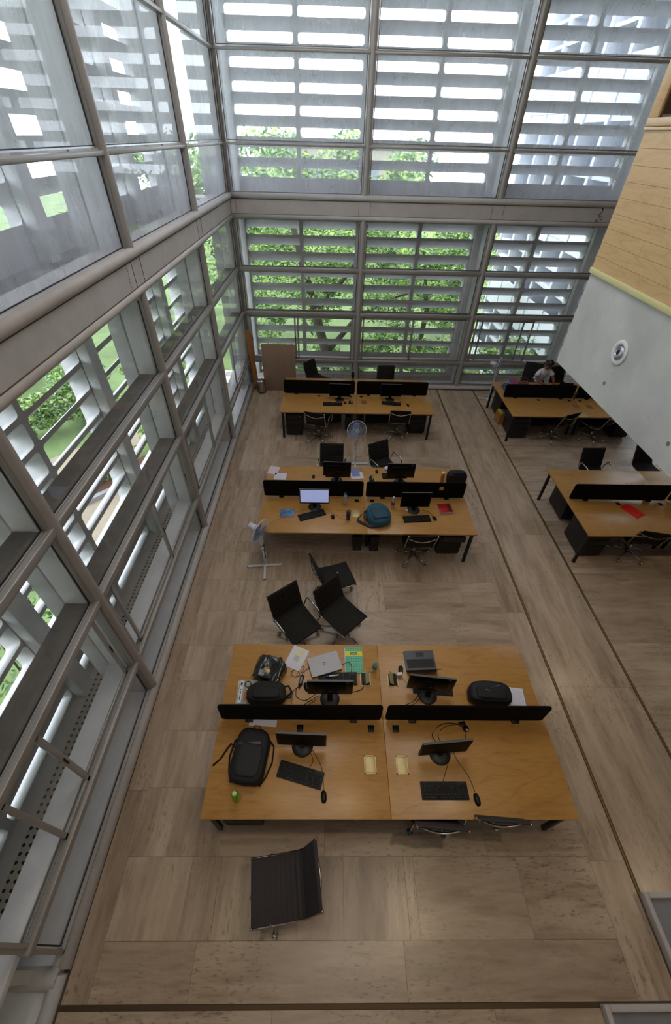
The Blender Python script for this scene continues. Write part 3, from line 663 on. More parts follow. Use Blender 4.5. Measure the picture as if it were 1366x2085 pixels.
tree('low_shrubs', 'low green shrubs growing right below the far wall', 'shrub', (4.5, 14.6, GZ), None, blobs(26, -6, 5.5, -.6, .9, .5, 1.9, .4, .8, 61), 9000, .09, 62, .35)
tree('hedge_row', 'dense pale hedge of trees behind the garden trees', 'hedge', (3.5, 24, GZ), None, blobs(40, -6.5, 6.5, -1, 1.5, .3, 3.6, .8, 1.4, 51), 16000, .12, 52, .35)
M_WHT = mat('white_render', 'd2d6de', .8); M_WIN = mat('dim_window', '8a939d', .2); M_CREAM = mat('cream_render', 'a8a193', .8)
def right_wing():     # white wing with deep egg-crate facade
    r = thing('office_building', 'white building with deep gridded balconies seen through the right bays', 'building', (0, 0, 0))
    X0, Y0, Y1 = 9.4, 13.2, 20.5
    MB().box(X0+1.0, X0+9, Y0, Y1, GZ, 16).build('wall', M_WHT, r)
    g = MB()
    for k in range(0, 7):
        z = GZ+.3+k*2.9
        g.box(X0, X0+1.05, Y0, Y1, z-.14, z+.14)
        M_ = T3(0, 0, z+.14)
        g.box(X0-.02, X0+.06, Y0, Y1, z+.1, z+1.05)
        for j in range(1, 3): g.box(X0+.02, X0+.5, Y0, Y1, z+1.05+j*.55, z+1.13+j*.55)
    n = 5
    for j in range(n+1):
        y = Y0+(Y1-Y0)*j/n; g.box(X0-.05, X0+1.05, y-.08, y+.08, GZ, 16)
    g.build('egg_crate_facade', M_WHT, r)
    for k in range(0, 6):
        z = GZ+.3+k*2.9
        for j in range(n): 
            y = Y0+(Y1-Y0)*(j+.5)/n; MB().box(X0+.96, X0+1.01, y-.7, y+.7, z+.5, z+2.3).build('window', M_WIN, r)
right_wing()
def left_block():
    r = thing('apartment_building', 'cream building with long balcony bands seen through the upper left windows', 'building', (0, 0, 0))
    MB().box(-34, -24, 4, 30, GZ, 15).build('wall', M_CREAM, r)
    b = MB()
    for k in range(5):
        z = GZ+1.2+k*3.1; b.box(-24.1, -22.8, 3.5, 30.5, z, z+1.1)
        for j in range(7): MB().box(-24.05, -23.98, 5+j*3.6, 7+j*3.6, z+1.3, z+2.8).build('window', M_WIN, r)
    b.build('balcony_bands', M_WHT, r)
left_block()
def far_block():
    r = thing('house', 'low cream house with a pitched roof beyond the garden', 'house', (0, 0, 0))
    MB().box(-3, 9, 44, 52, GZ, 5.0).build('wall', M_CREAM, r)
    MB(lambda x, y, z: (x, y, z)).prism([(-3.5, 43.5), (9.5, 43.5), (9.5, 52.5), (-3.5, 52.5)], 5.0, 5.3).build('roof', M_WHT, r)
    for j in range(5): MB().box(-1.8+j*2.2, -.6+j*2.2, 43.95, 44.02, 1.6, 3.4).build('window', M_WIN, r)
far_block()

# ================================================================== FURNITURE
DZ = .728
BW, BD = 3.6, 1.796
def make_bench():
    r = thing('bench_desk', 'x', 'desk')
    for k in (0, 1):
        for j in (0, 1):
            MB().box(k*1.8+.0015*k, (k+1)*1.8-.0015*(1-k), j*.899, .898+j*.898, DZ-.028, DZ, .002).build('worktop', M_WOOD, r)
    for x in (.06, 1.70, 1.86, 3.54):
        for y in (.06, BD-.06):
            if x in (1.70, 1.86): y = y+(.35 if y < 1 else -.35)
            mb = MB().rbox(x-.025, x+.025, y-.025, y+.025, 0, DZ-.028, .012); mb.build('leg', M_LEG, r)
    f = MB()
    for x in (.06, 1.78, 3.54): f.box(x-.02, x+.02, .05, BD-.05, DZ-.075, DZ-.03)
    for y in (.06, .7, 1.1, BD-.06): f.box(.05, BW-.05, y-.015, y+.015, DZ-.07, DZ-.03)
    f.build('underframe', M_LEG, r)
    MB().box(.3, 1.6, .78, 1.02, .52, .64, .005).box(2.0, 3.3, .78, 1.02, .52, .64, .005).build('cable_tray', M_BLK, r)
    for k in (0, 1):
        x0 = .03+k*1.79
        pts = []; x1, z0, z1, rr = x0+1.74, DZ+.02, DZ+.355, .04
        for cx, cz, a0 in ((x1-rr, z1-rr, 0), (x0+rr, z1-rr, 90), (x0+rr, z0+rr, 180), (x1-rr, z0+rr, 270)):
            for q in range(6): a = R_(a0+18*q); pts.append((cx+rr*math.cos(a), cz+rr*math.sin(a)))
        s_ = MB().prism(pts, -.014, .014, .005, M=T3(0, .9, 0) @ RX(PI/2)).build('privacy_screen', M_FELT, r)
        for xx in (x0+.3, x1-.3): MB().box(xx-.04, xx+.04, .86, .94, DZ+.0, DZ+.03, .002).build('clamp', M_PLB, s_)
    for x in (.89, 1.66, 1.93):
        sb = MB().box(x-.035, x+.035, .765, .84, DZ, DZ+.004, .001).box(x-.012, x+.012, .79, .815, DZ+.004, DZ+.006).build('socket', M_PLB, r)
    return r
bench0 = make_bench()
bl = [((1.12, .87), 'large oak four-seat bench desk nearest the camera'), ((1.12, 4.64), 'oak four-seat bench desk in the middle row, with the blue backpack'), ((1.12, 8.545), 'oak four-seat bench desk nearest the far window wall, with two screens'),
      ((6.564, 4.657), 'right-hand oak bench desk carrying only the red folder'), ((6.564, 8.534), 'right-hand oak bench desk where the woman in white sits')]
for i, ((x, y), lab) in enumerate(bl):
    o = bench0 if i == 0 else dup(bench0)
    o.location = (x, y, 0); o['label'] = lab; o['group'] = 'oak bench desks'
def flap_plate(loc, label, open_=None, wood_=False, rz=0):
    r = thing('cable_port', label, 'cable port', (*loc, DZ), rz, 'cable ports in the desk tops')
    fm = M_BRP if not wood_ else mat('brown_plate', '7d5f3e', .5)
    mb = MB(); w_, h_ = .062, .085
    for a in ((-w_, w_, h_-.012, h_), (-w_, w_, -h_, -h_+.012), (-w_, -w_+.012, -h_, h_), (w_-.012, w_, -h_, h_)): mb.box(*a, 0, .004, .001)
    mb.build('rim', fm, r)
    if open_ is None: MB().box(-w_+.014, w_-.014, -h_+.014, h_-.014, .0, .003, .001).build('lid', fm, r)
    else:
        MB().box(-w_+.012, w_-.012, -h_+.012, h_-.012, .0, .001).build('well', M_GASK, r)
        MB().box(-.05, .05, -h_+.014, h_-.014, -.002, .002, M=T3(.012 if open_ < 0 else -.012, 0, .042) @ RY(open_)).build('lid', M_BRP, r)
        MB().box(-.03, .03, -h_+.02, h_-.02, 0, .03, .003).build('socket_block', M_PLB, r)
    return r
flap_plate((2.748, 1.328), 'closed brass cable port left of the joint, nearest desk front')
flap_plate((3.076, 1.326), 'closed brass cable port right of the joint, nearest desk front')
flap_plate((2.750, 2.224), 'open brass cable port beside the small water bottle with teal cap', R_(-52))
flap_plate((3.077, 2.218), 'open brass cable port holding a white charger', R_(48))
flap_plate((2.754, 5.102), 'closed brass cable port beside the blue backpack')
flap_plate((3.085, 6.07), 'open brass cable port on the middle desk, behind its screens', R_(-70))
flap_plate((2.779, 9.02), 'open brass cable port beside the left keyboard of the far desk', R_(-60))
flap_plate((3.105, 9.06), 'closed brown cable port right of the joint on the far desk', wood_=True)
flap_plate((8.258, 9.03), 'closed brown cable port, left one on the right far desk', wood_=True)
flap_plate((8.595, 9.035), 'closed brown cable port, right one on the right far desk', wood_=True)

# ---- drawer pedestals
def make_pedestal():
    r = thing('drawer_pedestal', 'x', 'drawer unit')
    MB().box(0, .40, 0, .56, .04, .60, .006).build('body', M_BLK, r)
    for k, (a, b) in enumerate(((.05, .31), (.32, .445), (.455, .58))):
        d = MB().box(.006, .394, -.018, .0, a, b, .003).build('drawer', M_BLK, r)
        MB().box(.10, .30, -.021, -.016, b-.035, b-.02).build('handle', M_GASK, d)
    MB().cyl((.35, -.018, .53), (.35, -.022, .53), .009).build('lock', M_CHR, r)
    c = MB()
    for x in (.05, .35):
        for y in (.05, .5): c.cyl((x-.012, y, .022), (x+.012, y, .022), .022, n=12)
    c.build('castors', M_PLB, r)
    return r
ped0 = make_pedestal()
peds = [((1.24, .96), 0, 'black drawer unit under the nearest desk, left end'), ((4.14, 1.0), 0, 'black drawer unit under the nearest desk, right end'),
        ((1.23, 8.70), 0, 'black drawer unit under the far desk, left end'), ((4.24, 8.86), 0, 'black drawer unit under the far desk, right end'),
        ((6.73, 8.72), 0, 'black drawer unit at the front left corner of the woman\'s desk'), ((7.12, 10.25), PI, 'black drawer unit at the back left corner of the woman\'s desk'),
        ((6.73, 4.85), 0, 'black drawer unit at the front left corner of the red folder desk'), ((7.20, 6.33), PI, 'black drawer unit at the back left corner of the red folder desk'),
        ((9.3, 8.8), 0, 'black drawer unit in the shade under the balcony, right of the woman\'s desk front')]
for i, (p, a, lab) in enumerate(peds):
    o = ped0 if i == 0 else dup(ped0)
    o.location = (*p, 0); o.rotation_euler = (0, 0, a); o['label'] = lab; o['group'] = 'black drawer units'
def open_ped():
    o = dup(ped0, (4.2, 4.86, 0), 0, 'black drawer unit with its top drawer pulled out, middle desk', 'black drawer units')
    ch = [c for c in o.children if c.name.startswith('drawer')]
    top = max(ch, key=lambda c: max(v.co.z for v in c.data.vertices)); top.location = (0, -.12, 0)
    MB().box(.01, .015, -.0, .3, .46, .55).box(.385, .39, 0, .3, .46, .55).build('drawer_sides', M_BLK, top)
open_ped()

# ---- pc towers
def make_tower(bright=False):
    r = thing('computer_tower', 'x', 'computer')
    MB().box(-.075, .075, 0, .36, .0, .36, .006).build('case', M_PLB, r)
    MB().box(-.073, .073, -.008, 0, .004, .356, .003).build('front_panel', M_PLB2, r)
    MB().cyl((.0, -.008, .06), (.0, -.011, .06), .014, n=20).build('logo_badge', mat('badge_silver', '9a9a9a', .3, .8), r)
    MB().cyl((-.04, -.008, .055), (-.04, -.010, .055), .006, n=12).build('power_button', M_CHR, r)
    return r
tw0 = make_tower()
for i, (p, lab) in enumerate([((2.74, 1.0), 'black computer tower left of the joint under the nearest desk'), ((3.08, 1.02), 'black computer tower right of the joint under the nearest desk'),
        ((2.80, 4.93), 'black computer tower left of the joint under the middle desk'), ((3.10, 4.92), 'black computer tower right of the joint under the middle desk'),
        ((2.75, 9.0), 'black computer tower left of the joint under the far desk'), ((3.05, 9.0), 'black computer tower right of the joint under the far desk')]):
    o = tw0 if i == 0 else dup(tw0)
    o.location = (*p, 0); o['label'] = lab; o['group'] = 'computer towers under the desks'
# leaning dark panels under the desks
for p, w_, lab in (((2.08, 9.35), .5, 'dark panel leaning under the left half of the far desk'), ((3.2, 9.35), .62, 'dark panel leaning under the right half of the far desk'), ((3.3, 5.45), .45, 'dark panel leaning under the middle desk right of the joint'),
                   ((7.5, 9.3), .7, 'dark panel leaning under the left half of the woman\'s desk'), ((8.75, 9.3), .6, 'dark panel leaning under the right half of the woman\'s desk')):
    o = MB().box(0, w_, -.012, .012, 0, .5, .003, M=RX(R_(-28))).build('dark_board', mat('board_grey', '202226', .6)); o.location = (*p, .006); tag(o, lab, 'board')

# ---- office chairs
def make_chair(arms, fabric=M_MESH, casters=M_CHR, name='office_chair'):
    r = thing(name, 'x', 'chair')
    prof = []                # (y, z)
    for k in range(9): t = k/8; prof.append((.265-.035*t*0-.45*t*.93, .462+.0*t-.018*math.sin(PI*t)))
    seat = [(.262, .440), (.258, .456), (.24, .462)]+[(.22-.036*k, .460-.014*math.sin(PI*k/10)) for k in range(1, 11)]
    back = [(-.139, .460), (-.168, .465), (-.19, .475), (-.213, .50), (-.228, .535)]+[(-.234-.012*k, .57+.036*k) for k in range(0, 9)]+[(-.345, .868), (-.352, .873)]
    def sheet(pr, nm):
        dense = []
        for (a, b) in zip(pr, pr[1:]):
            L = math.hypot(b[0]-a[0], b[1]-a[1]); m = max(1, int(L/.006))
            for q in range(m): dense.append((a[0]+(b[0]-a[0])*q/m, a[1]+(b[1]-a[1])*q/m))
        dense.append(pr[-1]); mb = MB(); d = 0; rows = []
        for i, (y, z) in enumerate(dense):
            if i: d += math.hypot(y-dense[i-1][0], z-dense[i-1][1])
            a = dense[max(0, i-1)]; b = dense[min(len(dense)-1, i+1)]; l = math.hypot(b[0]-a[0], b[1]-a[1]) or 1
            ny, nz = -(b[1]-a[1])/l, (b[0]-a[0])/l
            th = .004+.0055*abs(math.sin(PI*d/.045))
            xs = (-.235, -.228, 0, .228, .235); row = []
            for sg in (-1, 1):
                for x in xs: hh = th*sg*(.35 if abs(x) > .23 else 1); row.append(mb.bm.verts.new((x, y+ny*hh, z+nz*hh)))
            rows.append(row)
        for A, B in zip(rows, rows[1:]):
            for k in range(4):
                for o in (0, 5):
                    f = mb.bm.faces.new((A[o+k], A[o+k+1], B[o+k+1], B[o+k])); f.smooth = True
            mb.bm.faces.new((A[0], A[5], B[5], B[0])); mb.bm.faces.new((A[4], A[9], B[9], B[4]))
        for row in (rows[0], rows[-1]):
            for k in range(4): mb.bm.faces.new((row[k], row[k+1], row[k+6], row[k+5]))
        return mb.build(nm, fabric, r)
    sheet(seat, 'seat'); sheet(back, 'backrest')
    for x in (-.234, .234):
        pr = [(y, z-.015) for y, z in seat[1:]]+[(-.185, .452), (-.222, .485), (-.243, .53)]+[(y-.015, z) for y, z in back[5:-1]]
        MB().tube([(x, y, z) for y, z in pr], .009, 8, flat=1.3).sell((x, .262, .447), (.014, .014, .014)).sell((x, -.352, .872), (.013, .013, .016)).build('side_rail', M_ALC, r)
    br = MB()
    br.tube([(-.24+.48*k/12, -.315-.045*math.sin(PI*k/12), .80-.05*math.sin(PI*k/12)) for k in range(13)], .011, 8)
    br.build('back_brace', M_ALC, r); br = MB()
    br.tube([(-.24+.48*k/10, .10, .445-.03*math.sin(PI*k/10)) for k in range(11)], .012, 8); br.build('spreader', M_ALC, r); br = MB(); br.tube([(-.24+.48*k/10, -.12, .445-.03*math.sin(PI*k/10)) for k in range(11)], .012, 8)
    br.build('spreader', M_ALC, r)
    MB().box(-.07, .07, -.13, .11, .375, .42, .01).cyl((.06, 0, .39), (.19, 0, .39), .006).sell((.20, 0, .39), (.02, .01, .01)).build('tilt_mechanism', M_PLB, r)
    MB().cyl((0, 0, .10), (0, 0, .26), .027).cyl((0, 0, .26), (0, 0, .38), .016).build('gas_column', M_ALC, r)
    base = MB().cyl((0, 0, .075), (0, 0, .125), .035, .03)
    for k in range(5):
        a = R_(18+72*k); c, s = math.cos(a), math.sin(a)
        base.tube([(c*.02, s*.02, .105), (c*.16, s*.16, .098), (c*.30, s*.30, .078)], .014, 8, rf=lambda q: .018-.007*q)
        base.cyl((c*.30, s*.30, .085), (c*.30, s*.30, .05), .008)
    base.build('star_base', M_ALC, r)
    for k in range(5):
        a = R_(18+72*k); c, s = math.cos(a), math.sin(a); a2 = a+1.1+k
        M = T3(c*.30, s*.30, .027) @ RZ(a2)
        MB().cyl((-.024, 0, 0), (-.006, 0, 0), .027, n=18, M=M).cyl((.006, 0, 0), (.024, 0, 0), .027, n=18, M=M).sell((0, .006, .012), (.022, .026, .024), M=M).build('castor', casters, r)
    if arms:
        for x in (-.27, .27):
            g = 1 if x > 0 else -1
            MB().tube([(x-.02*g, .13, .45), (x, .15, .47), (x+.01*g, .155, .55), (x+.01*g, .14, .645), (x+.01*g, .11, .665), (x+.01*g, -.10, .665), (x+.01*g, -.14, .655), (x, -.165, .60), (x-.005*g, -.185, .52), (x-.025*g, -.18, .48)], .0125, 8, flat=.75).build('armrest', M_CHR, r)
    return r
chA = make_chair(True); chN = make_chair(False); chNG = make_chair(False, M_MESHB); chBlue = make_chair(False, M_MESHB, mat('blue_shrink_wrap', '1e5e82', .15, .1))
used = set()
def chair(proto, x, y, face, label, group='black ribbed office chairs'):
    o = proto if proto.name not in used else dup(proto)
    used.add(proto.name); o.location = (x, y, 0); o.rotation_euler = (0, 0, R_(face-90)); o['label'] = label; o['group'] = group; return o
chair(chNG, 1.90, .42, -172, 'armless black ribbed chair standing alone in front of the nearest desk')
chair(chA, 1.87, 3.15, -52, 'black ribbed chair with chrome armrests behind the nearest desk')
chair(chN, 2.50, 3.29, -46, 'armless black ribbed chair between two others behind the nearest desk')
chair(chN, 2.40, 3.97, 19, 'armless black ribbed chair turned sideways, rearmost of the three behind the nearest desk')
chair(chN, 3.78, 4.79, 90, 'black ribbed chair pushed under the front of the middle desk')
chair(chA, 2.03, 8.58, 74, 'black ribbed chair with armrests at the left front of the far desk')
chair(chN, 3.93, 8.75, 86, 'black ribbed chair without armrests at the right front of the far desk')
chair(chA, 2.33, 6.68, -91, 'black ribbed chair squarely behind the left half of the middle desk')
chair(chA, 3.44, 6.82, -62, 'black ribbed chair turned at an angle behind the right half of the middle desk')
chair(chN, 1.95, 10.9, -38, 'black ribbed chair behind the far desk beside the leaning board')
chair(chN, 3.81, 10.55, -88, 'black ribbed chair behind the right half of the far desk')
chair(chN, 7.75, 8.72, 112, 'black ribbed chair at the front of the woman\'s desk')
chair(chA, 7.72, 6.68, -88, 'black ribbed chair with armrests behind the red folder desk')
chair(chN, 7.66, 4.93, 78, 'black ribbed chair at the front of the red folder desk')
chair(chN, 7.9, 10.95, -112, 'black ribbed chair the woman in white sits on')
chair(chBlue, 3.39, 1.12, 86, 'black chair with blue wrapped castors tucked under the nearest desk')
chair(chNG, 3.97, 1.17, 86, 'black chair tucked under the nearest desk, right of the blue-castor one')
chair(chN, 8.75, 8.72, 120, 'black ribbed chair half hidden by the balcony at the front of the woman\'s desk')
chair(chN, 8.72, 10.75, -70, 'large black chair back right of the woman, cut by the balcony edge')
chair(chN, 8.95, 6.85, -80, 'black chair back just showing under the balcony behind the red folder desk')

# ---- monitors
def cable(pts, r=.0028, m=None, n=6):
    P_ = [Vector(p) for p in pts]; out = []
    for i in range(len(P_)-1):
        p0 = P_[max(0, i-1)]; p1 = P_[i]; p2 = P_[i+1]; p3 = P_[min(len(P_)-1, i+2)]
        for k in range(6):
            t = k/6; out.append(.5*((2*p1)+(p2-p0)*t+(2*p0-5*p1+4*p2-p3)*t*t+(3*p1-p0-3*p2+p3)*t**3))
    out.append(P_[-1]); return MB().tube(out, r, n)
def make_monitor():
    r = thing('monitor', 'x', 'monitor')
    MB().lathe([(.11, 0), (.112, .004), (.108, .010), (.05, .016), (.001, .017)], 32).build('base', M_PLB2, r)
    MB().box(-.03, .03, -.005, .03, .012, .24, .008).build('stand', M_PLB, r)
    h = MB().box(-.252, .252, -.032, -.008, .105, .415, .004).box(-.18, .18, -.01, .012, .16, .36, .012).build('housing', M_PLB, r)
    MB().box(-.236, .236, -.0335, -.031, .128, .403).build('screen', M_SCRN, r)
    MB().box(-.016, .016, -.0335, -.032, .112, .118).build('badge', M_CHR, r)
    MB().box(-.2, -.172, -.008, -.0075, .385, .391).build('rear_badge', mat('badge_silver2', 'b0b0b0', .4), r)
    MB().box(-.2505, .2505, -.03, -.010, .4152, .416).build('top_edge', mat('top_edge_grey', '505258', .4), r)
    return r
mon0 = make_monitor()
mons = [((2.045, 1.50), -2, 'black monitor facing the camera on the left half of the nearest desk'), ((3.485, 1.43), 5, 'black monitor facing the camera on the right half of the nearest desk'),
        ((2.330, 1.99), 180, 'black monitor seen from behind, left half of the nearest desk'), ((3.456, 2.04), 174, 'black monitor seen from behind, next to the open laptop'),
        ((3.751, 5.215), 1, 'black monitor facing the camera on the right half of the middle desk'),
        ((2.43, 6.0), 178, 'black monitor seen from behind, left half of the middle desk'), ((3.60, 5.98), 180, 'black monitor seen from behind, right half of the middle desk'),
        ((2.516, 9.17), -2, 'black monitor on the left half of the far desk'), ((3.745, 9.21), 0, 'black monitor on the right half of the far desk')]
for i, (p, a, lab) in enumerate(mons):
    o = mon0 if i == 0 else dup(mon0)
    o.location = (*p, DZ); o.rotation_euler = (0, 0, R_(a)); o['label'] = lab; o['group'] = 'black desk monitors'
o = dup(mon0, (2.045, 5.265, DZ), 0, 'switched-on monitor with a pale lavender desktop on the middle desk', 'black desk monitors')
for c in list(o.children):
    if c.name.startswith('screen'):
        c.data = c.data.copy(); c.data.materials[0] = mat('lit_screen', 'a9b4e6', .3, emit=.55)
        ic = MB()
        for k in range(7): ic.box(-.228, -.219, -.0341, -.0336, .38-.022*k, .388-.022*k)
        ic.build('desktop_icons', mat('icon_grey', '5c6488', .5), c)
        MB().box(-.236, .236, -.0341, -.0336, .128, .136).build('task_bar', mat('task_bar', '333a55', .5, emit=.1), c)
# small wedge holders
def make_keyboard():
    r = thing('keyboard', 'x', 'keyboard')
    MB().rbox(-.232, .232, -.078, .078, 0, .016, .008, .003).build('case', M_PLB, r)
    k = MB()
    for row in range(6):
        y = -.058+row*.0225+(.006 if row == 5 else 0)
        def key(x, w_): k.box(x-w_/2, x+w_/2, y-.0085, y+.0085, .016, .022, .002, 1)
        for c in range(15):
            x = -.215+c*.0192
            if row == 0 and 3 <= c <= 8: continue
            key(x, .0165)
        if row == 0: key(-.215+5.5*.0192, .11)
        if row != 3 and row != 2: 
            for c in range(3): key(.085+c*.0192, .0165)
        if row == 2 or row == 3:
            for c in range(3): key(.085+c*.0192, .0165)
        if row < 5:
            for c in range(4): key(.150+c*.0192, .0165)
    k.build('keycaps', mat('key_black', '17171a', .45), r)
    MB().box(.13, .22, .060, .072, .016, .0175).build('status_strip', M_PLB2, r)
    return r
kb0 = make_keyboard()
kbs = [((2.040, 1.234), -14.5, 'black keyboard askew in front of the left monitor, nearest desk'), ((3.468, 1.10), 0, 'black keyboard square in front of the right monitor, nearest desk'),
       ((2.42, 2.22), 2, 'black keyboard half hidden under the silver laptop'), ((3.53, 2.12), -4, 'black keyboard half hidden behind the monitor by the open laptop'),
       ((2.005, 5.055), 21.5, 'black keyboard at an angle in front of the lit monitor'), ((3.775, 4.99), 5, 'black keyboard on the right half of the middle desk'),
       ((2.348, 8.93), 0, 'black keyboard on the left half of the far desk'), ((3.755, 9.01), -9, 'black keyboard on the right half of the far desk'),
       ((2.45, 6.19), 0, 'black keyboard behind the left rear monitor of the middle desk'), ((3.52, 6.17), 3, 'black keyboard behind the right rear monitor of the middle desk')]
for i, (p, a, lab) in enumerate(kbs):
    o = kb0 if i == 0 else dup(kb0)
    o.location = (*p, DZ); o.rotation_euler = (0, 0, R_(a)); o['label'] = lab; o['group'] = 'black keyboards'
def make_mouse():
    r = thing('mouse', 'x', 'mouse')
    MB().sell((0, 0, .0), (.029, .055, .034), .8, fn=lambda v: Vector((v.x, v.y, max(v.z, 0)*(1-.25*(v.y/.055))))).build('shell', M_PLB, r)
    MB().cyl((-.003, .03, .026), (.003, .03, .026), .008, n=12).build('wheel', M_PLB2, r)
    MB().cyl((0, -.012, .0325), (0, -.012, .0345), .005, n=12).build('logo', mat('badge_silver', '9a9a9a', .3, .8), r)
    return r
ms0 = make_mouse()
mss = [((2.277, 1.048), 4, 'black mouse right of the askew keyboard, nearest desk'), ((3.773, 1.027), 6, 'black mouse right of the square keyboard, nearest desk'), ((1.724, 2.44), 8, 'black mouse above the shiny black bag'),
       ((2.055, 2.125), 20, 'black mouse left of the rear left monitor, nearest desk'), ((3.184, 2.34), -8, 'black mouse beside the open laptop'), ((1.995, 6.11), 0, 'black mouse alone on the back left of the middle desk'),
       ((3.20, 6.30), 0, 'black mouse near the open port at the back of the middle desk'), ((2.358, 5.015), 8, 'black mouse right of the angled keyboard, middle desk'), ((4.08, 5.01), 20, 'black mouse beside the red book'),
       ((2.652, 9.01), 0, 'black mouse beside the left keyboard of the far desk'), ((4.152, 8.93), 10, 'black mouse beside the right keyboard of the far desk')]
for i, (p, a, lab) in enumerate(mss):
    o = ms0 if i == 0 else dup(ms0)
    o.location = (*p, DZ); o.rotation_euler = (0, 0, R_(a)); o['label'] = lab; o['group'] = 'black computer mice'
def cab(pts, lab, m=M_PLB, r=.0028, z=None):
    o = cable([(p[0], p[1], (p[2] if len(p) > 2 else DZ+r+.0005)) for p in pts], r).build('cable', m); tag(o, lab, 'cable')
Z = DZ
cab([(2.06, 1.53, Z+.06), (2.13, 1.44), (2.16, 1.36), (2.13, 1.30, Z+.005)], 'short black cable from the left front monitor to its keyboard')
cab([(2.10, 1.53, Z+.04), (2.18, 1.42), (2.25, 1.30), (2.27, 1.18), (2.277, 1.105)], 'black mouse cable beside the askew keyboard')
cab([(3.55, 1.47, Z+.05), (3.56, 1.36), (3.50, 1.24), (3.47, 1.18)], 'black cable from the right front monitor to its keyboard')
cab([(3.60, 1.48, Z+.05), (3.67, 1.34), (3.74, 1.22), (3.77, 1.09)], 'long black mouse cable on the right of the nearest desk')
cab([(3.44, 1.50, Z+.12), (3.44, 1.62), (3.56, 1.72), (3.72, 1.73), (3.80, 1.68)], 'black cable looping from the webcam behind the right monitor', r=.004)
cab([(3.52, 1.48, Z+.1), (3.50, 1.60), (3.58, 1.69), (3.74, 1.72), (3.80, 1.67)], 'second black cable looping from the webcam', r=.003)
cab([(3.76, 1.47, Z+.2), (3.79, 1.56, Z+.03), (3.80, 1.66)], 'short straight cable between webcam and right monitor', r=.003)
cab([(2.18, 2.02, Z+.08), (2.05, 1.97), (1.95, 2.01), (1.94, 2.10), (1.97, 2.13)], 'thick black cable from the charger to the rear left monitor', r=.004)
cab([(2.20, 2.0, Z+.06), (2.05, 1.93), (1.98, 1.88)], 'black cable running under the divider left', r=.004)
cab([(2.22, 1.99, Z+.06), (2.10, 1.93), (2.03, 1.87)], 'second black cable running under the divider left', r=.003)
cab([(1.96, 2.13), (1.90, 2.06), (1.90, 1.96), (1.88, 1.87)], 'thin black cable curving from the charger to the divider')
cab([(2.02, 2.26), (2.03, 2.32), (2.09, 2.36), (2.12, 2.40)], 'thin cable from the charger to the silver laptop')
cab([(1.86, 2.26), (1.90, 2.33), (1.97, 2.29), (1.92, 2.24), (1.86, 2.30), (1.94, 2.34), (2.0, 2.28), (1.93, 2.25), (1.98, 2.36), (2.02, 2.37), (2.0, 2.3), (2.08, 2.36), (2.13, 2.40)], 'tangled black cable below the white papers', r=.0025)
cab([(2.48, 2.40), (2.55, 2.42, Z+.03), (2.59, 2.38, Z+.02), (2.58, 2.30, Z+.02), (2.53, 2.28), (2.47, 2.30)], 'black cable with plug lying on the green notebook', r=.003)
cab([(2.73, 2.17, Z+.02), (2.70, 2.10), (2.60, 2.07), (2.53, 2.06)], 'black cable from the open port to the rear left monitor', r=.004)
cab([(3.21, 2.36, Z+.01), (3.24, 2.46), (3.24, 2.34), (3.28, 2.22), (3.37, 2.19), (3.45, 2.2), (3.44, 2.28), (3.38, 2.30), (3.30, 2.22), (3.24, 2.16)], 'white cable looping beside the open laptop', m=M_WPL, r=.0022)
cab([(3.19, 2.28), (3.20, 2.22), (3.25, 2.17), (3.30, 2.16)], 'thin cable from the mouse beside the open laptop', m=mat('brown_cable', '3c2418', .5), r=.0022)
cab([(3.40, 2.10, Z+.1), (3.30, 1.98), (3.18, 1.92), (3.10, 1.86)], 'black cable from the rear right monitor to the divider', r=.004)
cab([(3.43, 2.08, Z+.06), (3.32, 1.96), (3.22, 1.91), (3.19, 1.86)], 'second black cable from the rear right monitor to the divider', r=.003)
cab([(3.48, 2.02, Z+.02), (3.42, 1.93), (3.33, 1.87)], 'short black cable under the rear right monitor', r=.004)
GC = mat('grey_cable', '8f887a', .5)
cab([(2.62, 4.99), (2.52, 4.97), (2.44, 5.05), (2.36, 5.10), (2.28, 5.20), (2.16, 5.25), (1.95, 5.20), (1.72, 5.12), (1.55, 4.98), (1.38, 4.90), (1.24, 4.72)], 'long grey cable winding across the left half of the middle desk', m=GC, r=.0025)
cab([(3.70, 5.17), (3.80, 5.10), (3.82, 5.06)], 'short cable from the middle right monitor to its keyboard')
cab([(3.90, 5.22), (4.00, 5.18), (4.05, 5.10), (4.07, 5.06)], 'mouse cable on the right of the middle desk')
cab([(3.95, 9.14), (4.05, 9.13), (4.12, 9.05), (4.15, 8.99)], 'mouse cable on the right of the far desk')
cab([(3.20, 6.36), (3.17, 6.48), (3.12, 6.42, Z+.01)], 'mouse cable at the back of the middle desk', m=GC, r=.0025)
cab([(3.46, 9.35, .35), (3.58, 9.1, .02), (3.55, 8.98, .01), (3.38, 9.05, .01), (3.3, 9.2, .02)], 'black power cable on the floor under the far desk', r=.004)
# webcam
r = thing('webcam', 'small black webcam lying behind the right front monitor', 'webcam', (3.80, 1.70, DZ), 0)
MB().sell((.012, -.03, .025), (.032, .032, .028)).build('camera_ball', M_PLB, r); MB().box(-.045, .03, .005, .05, .0, .014, .003, M=RZ(.15)).build('clip', M_PLB, r); MB().cyl((.012, -.045, .045), (.012, -.052, .052), .012).build('lens', M_CHR, r)

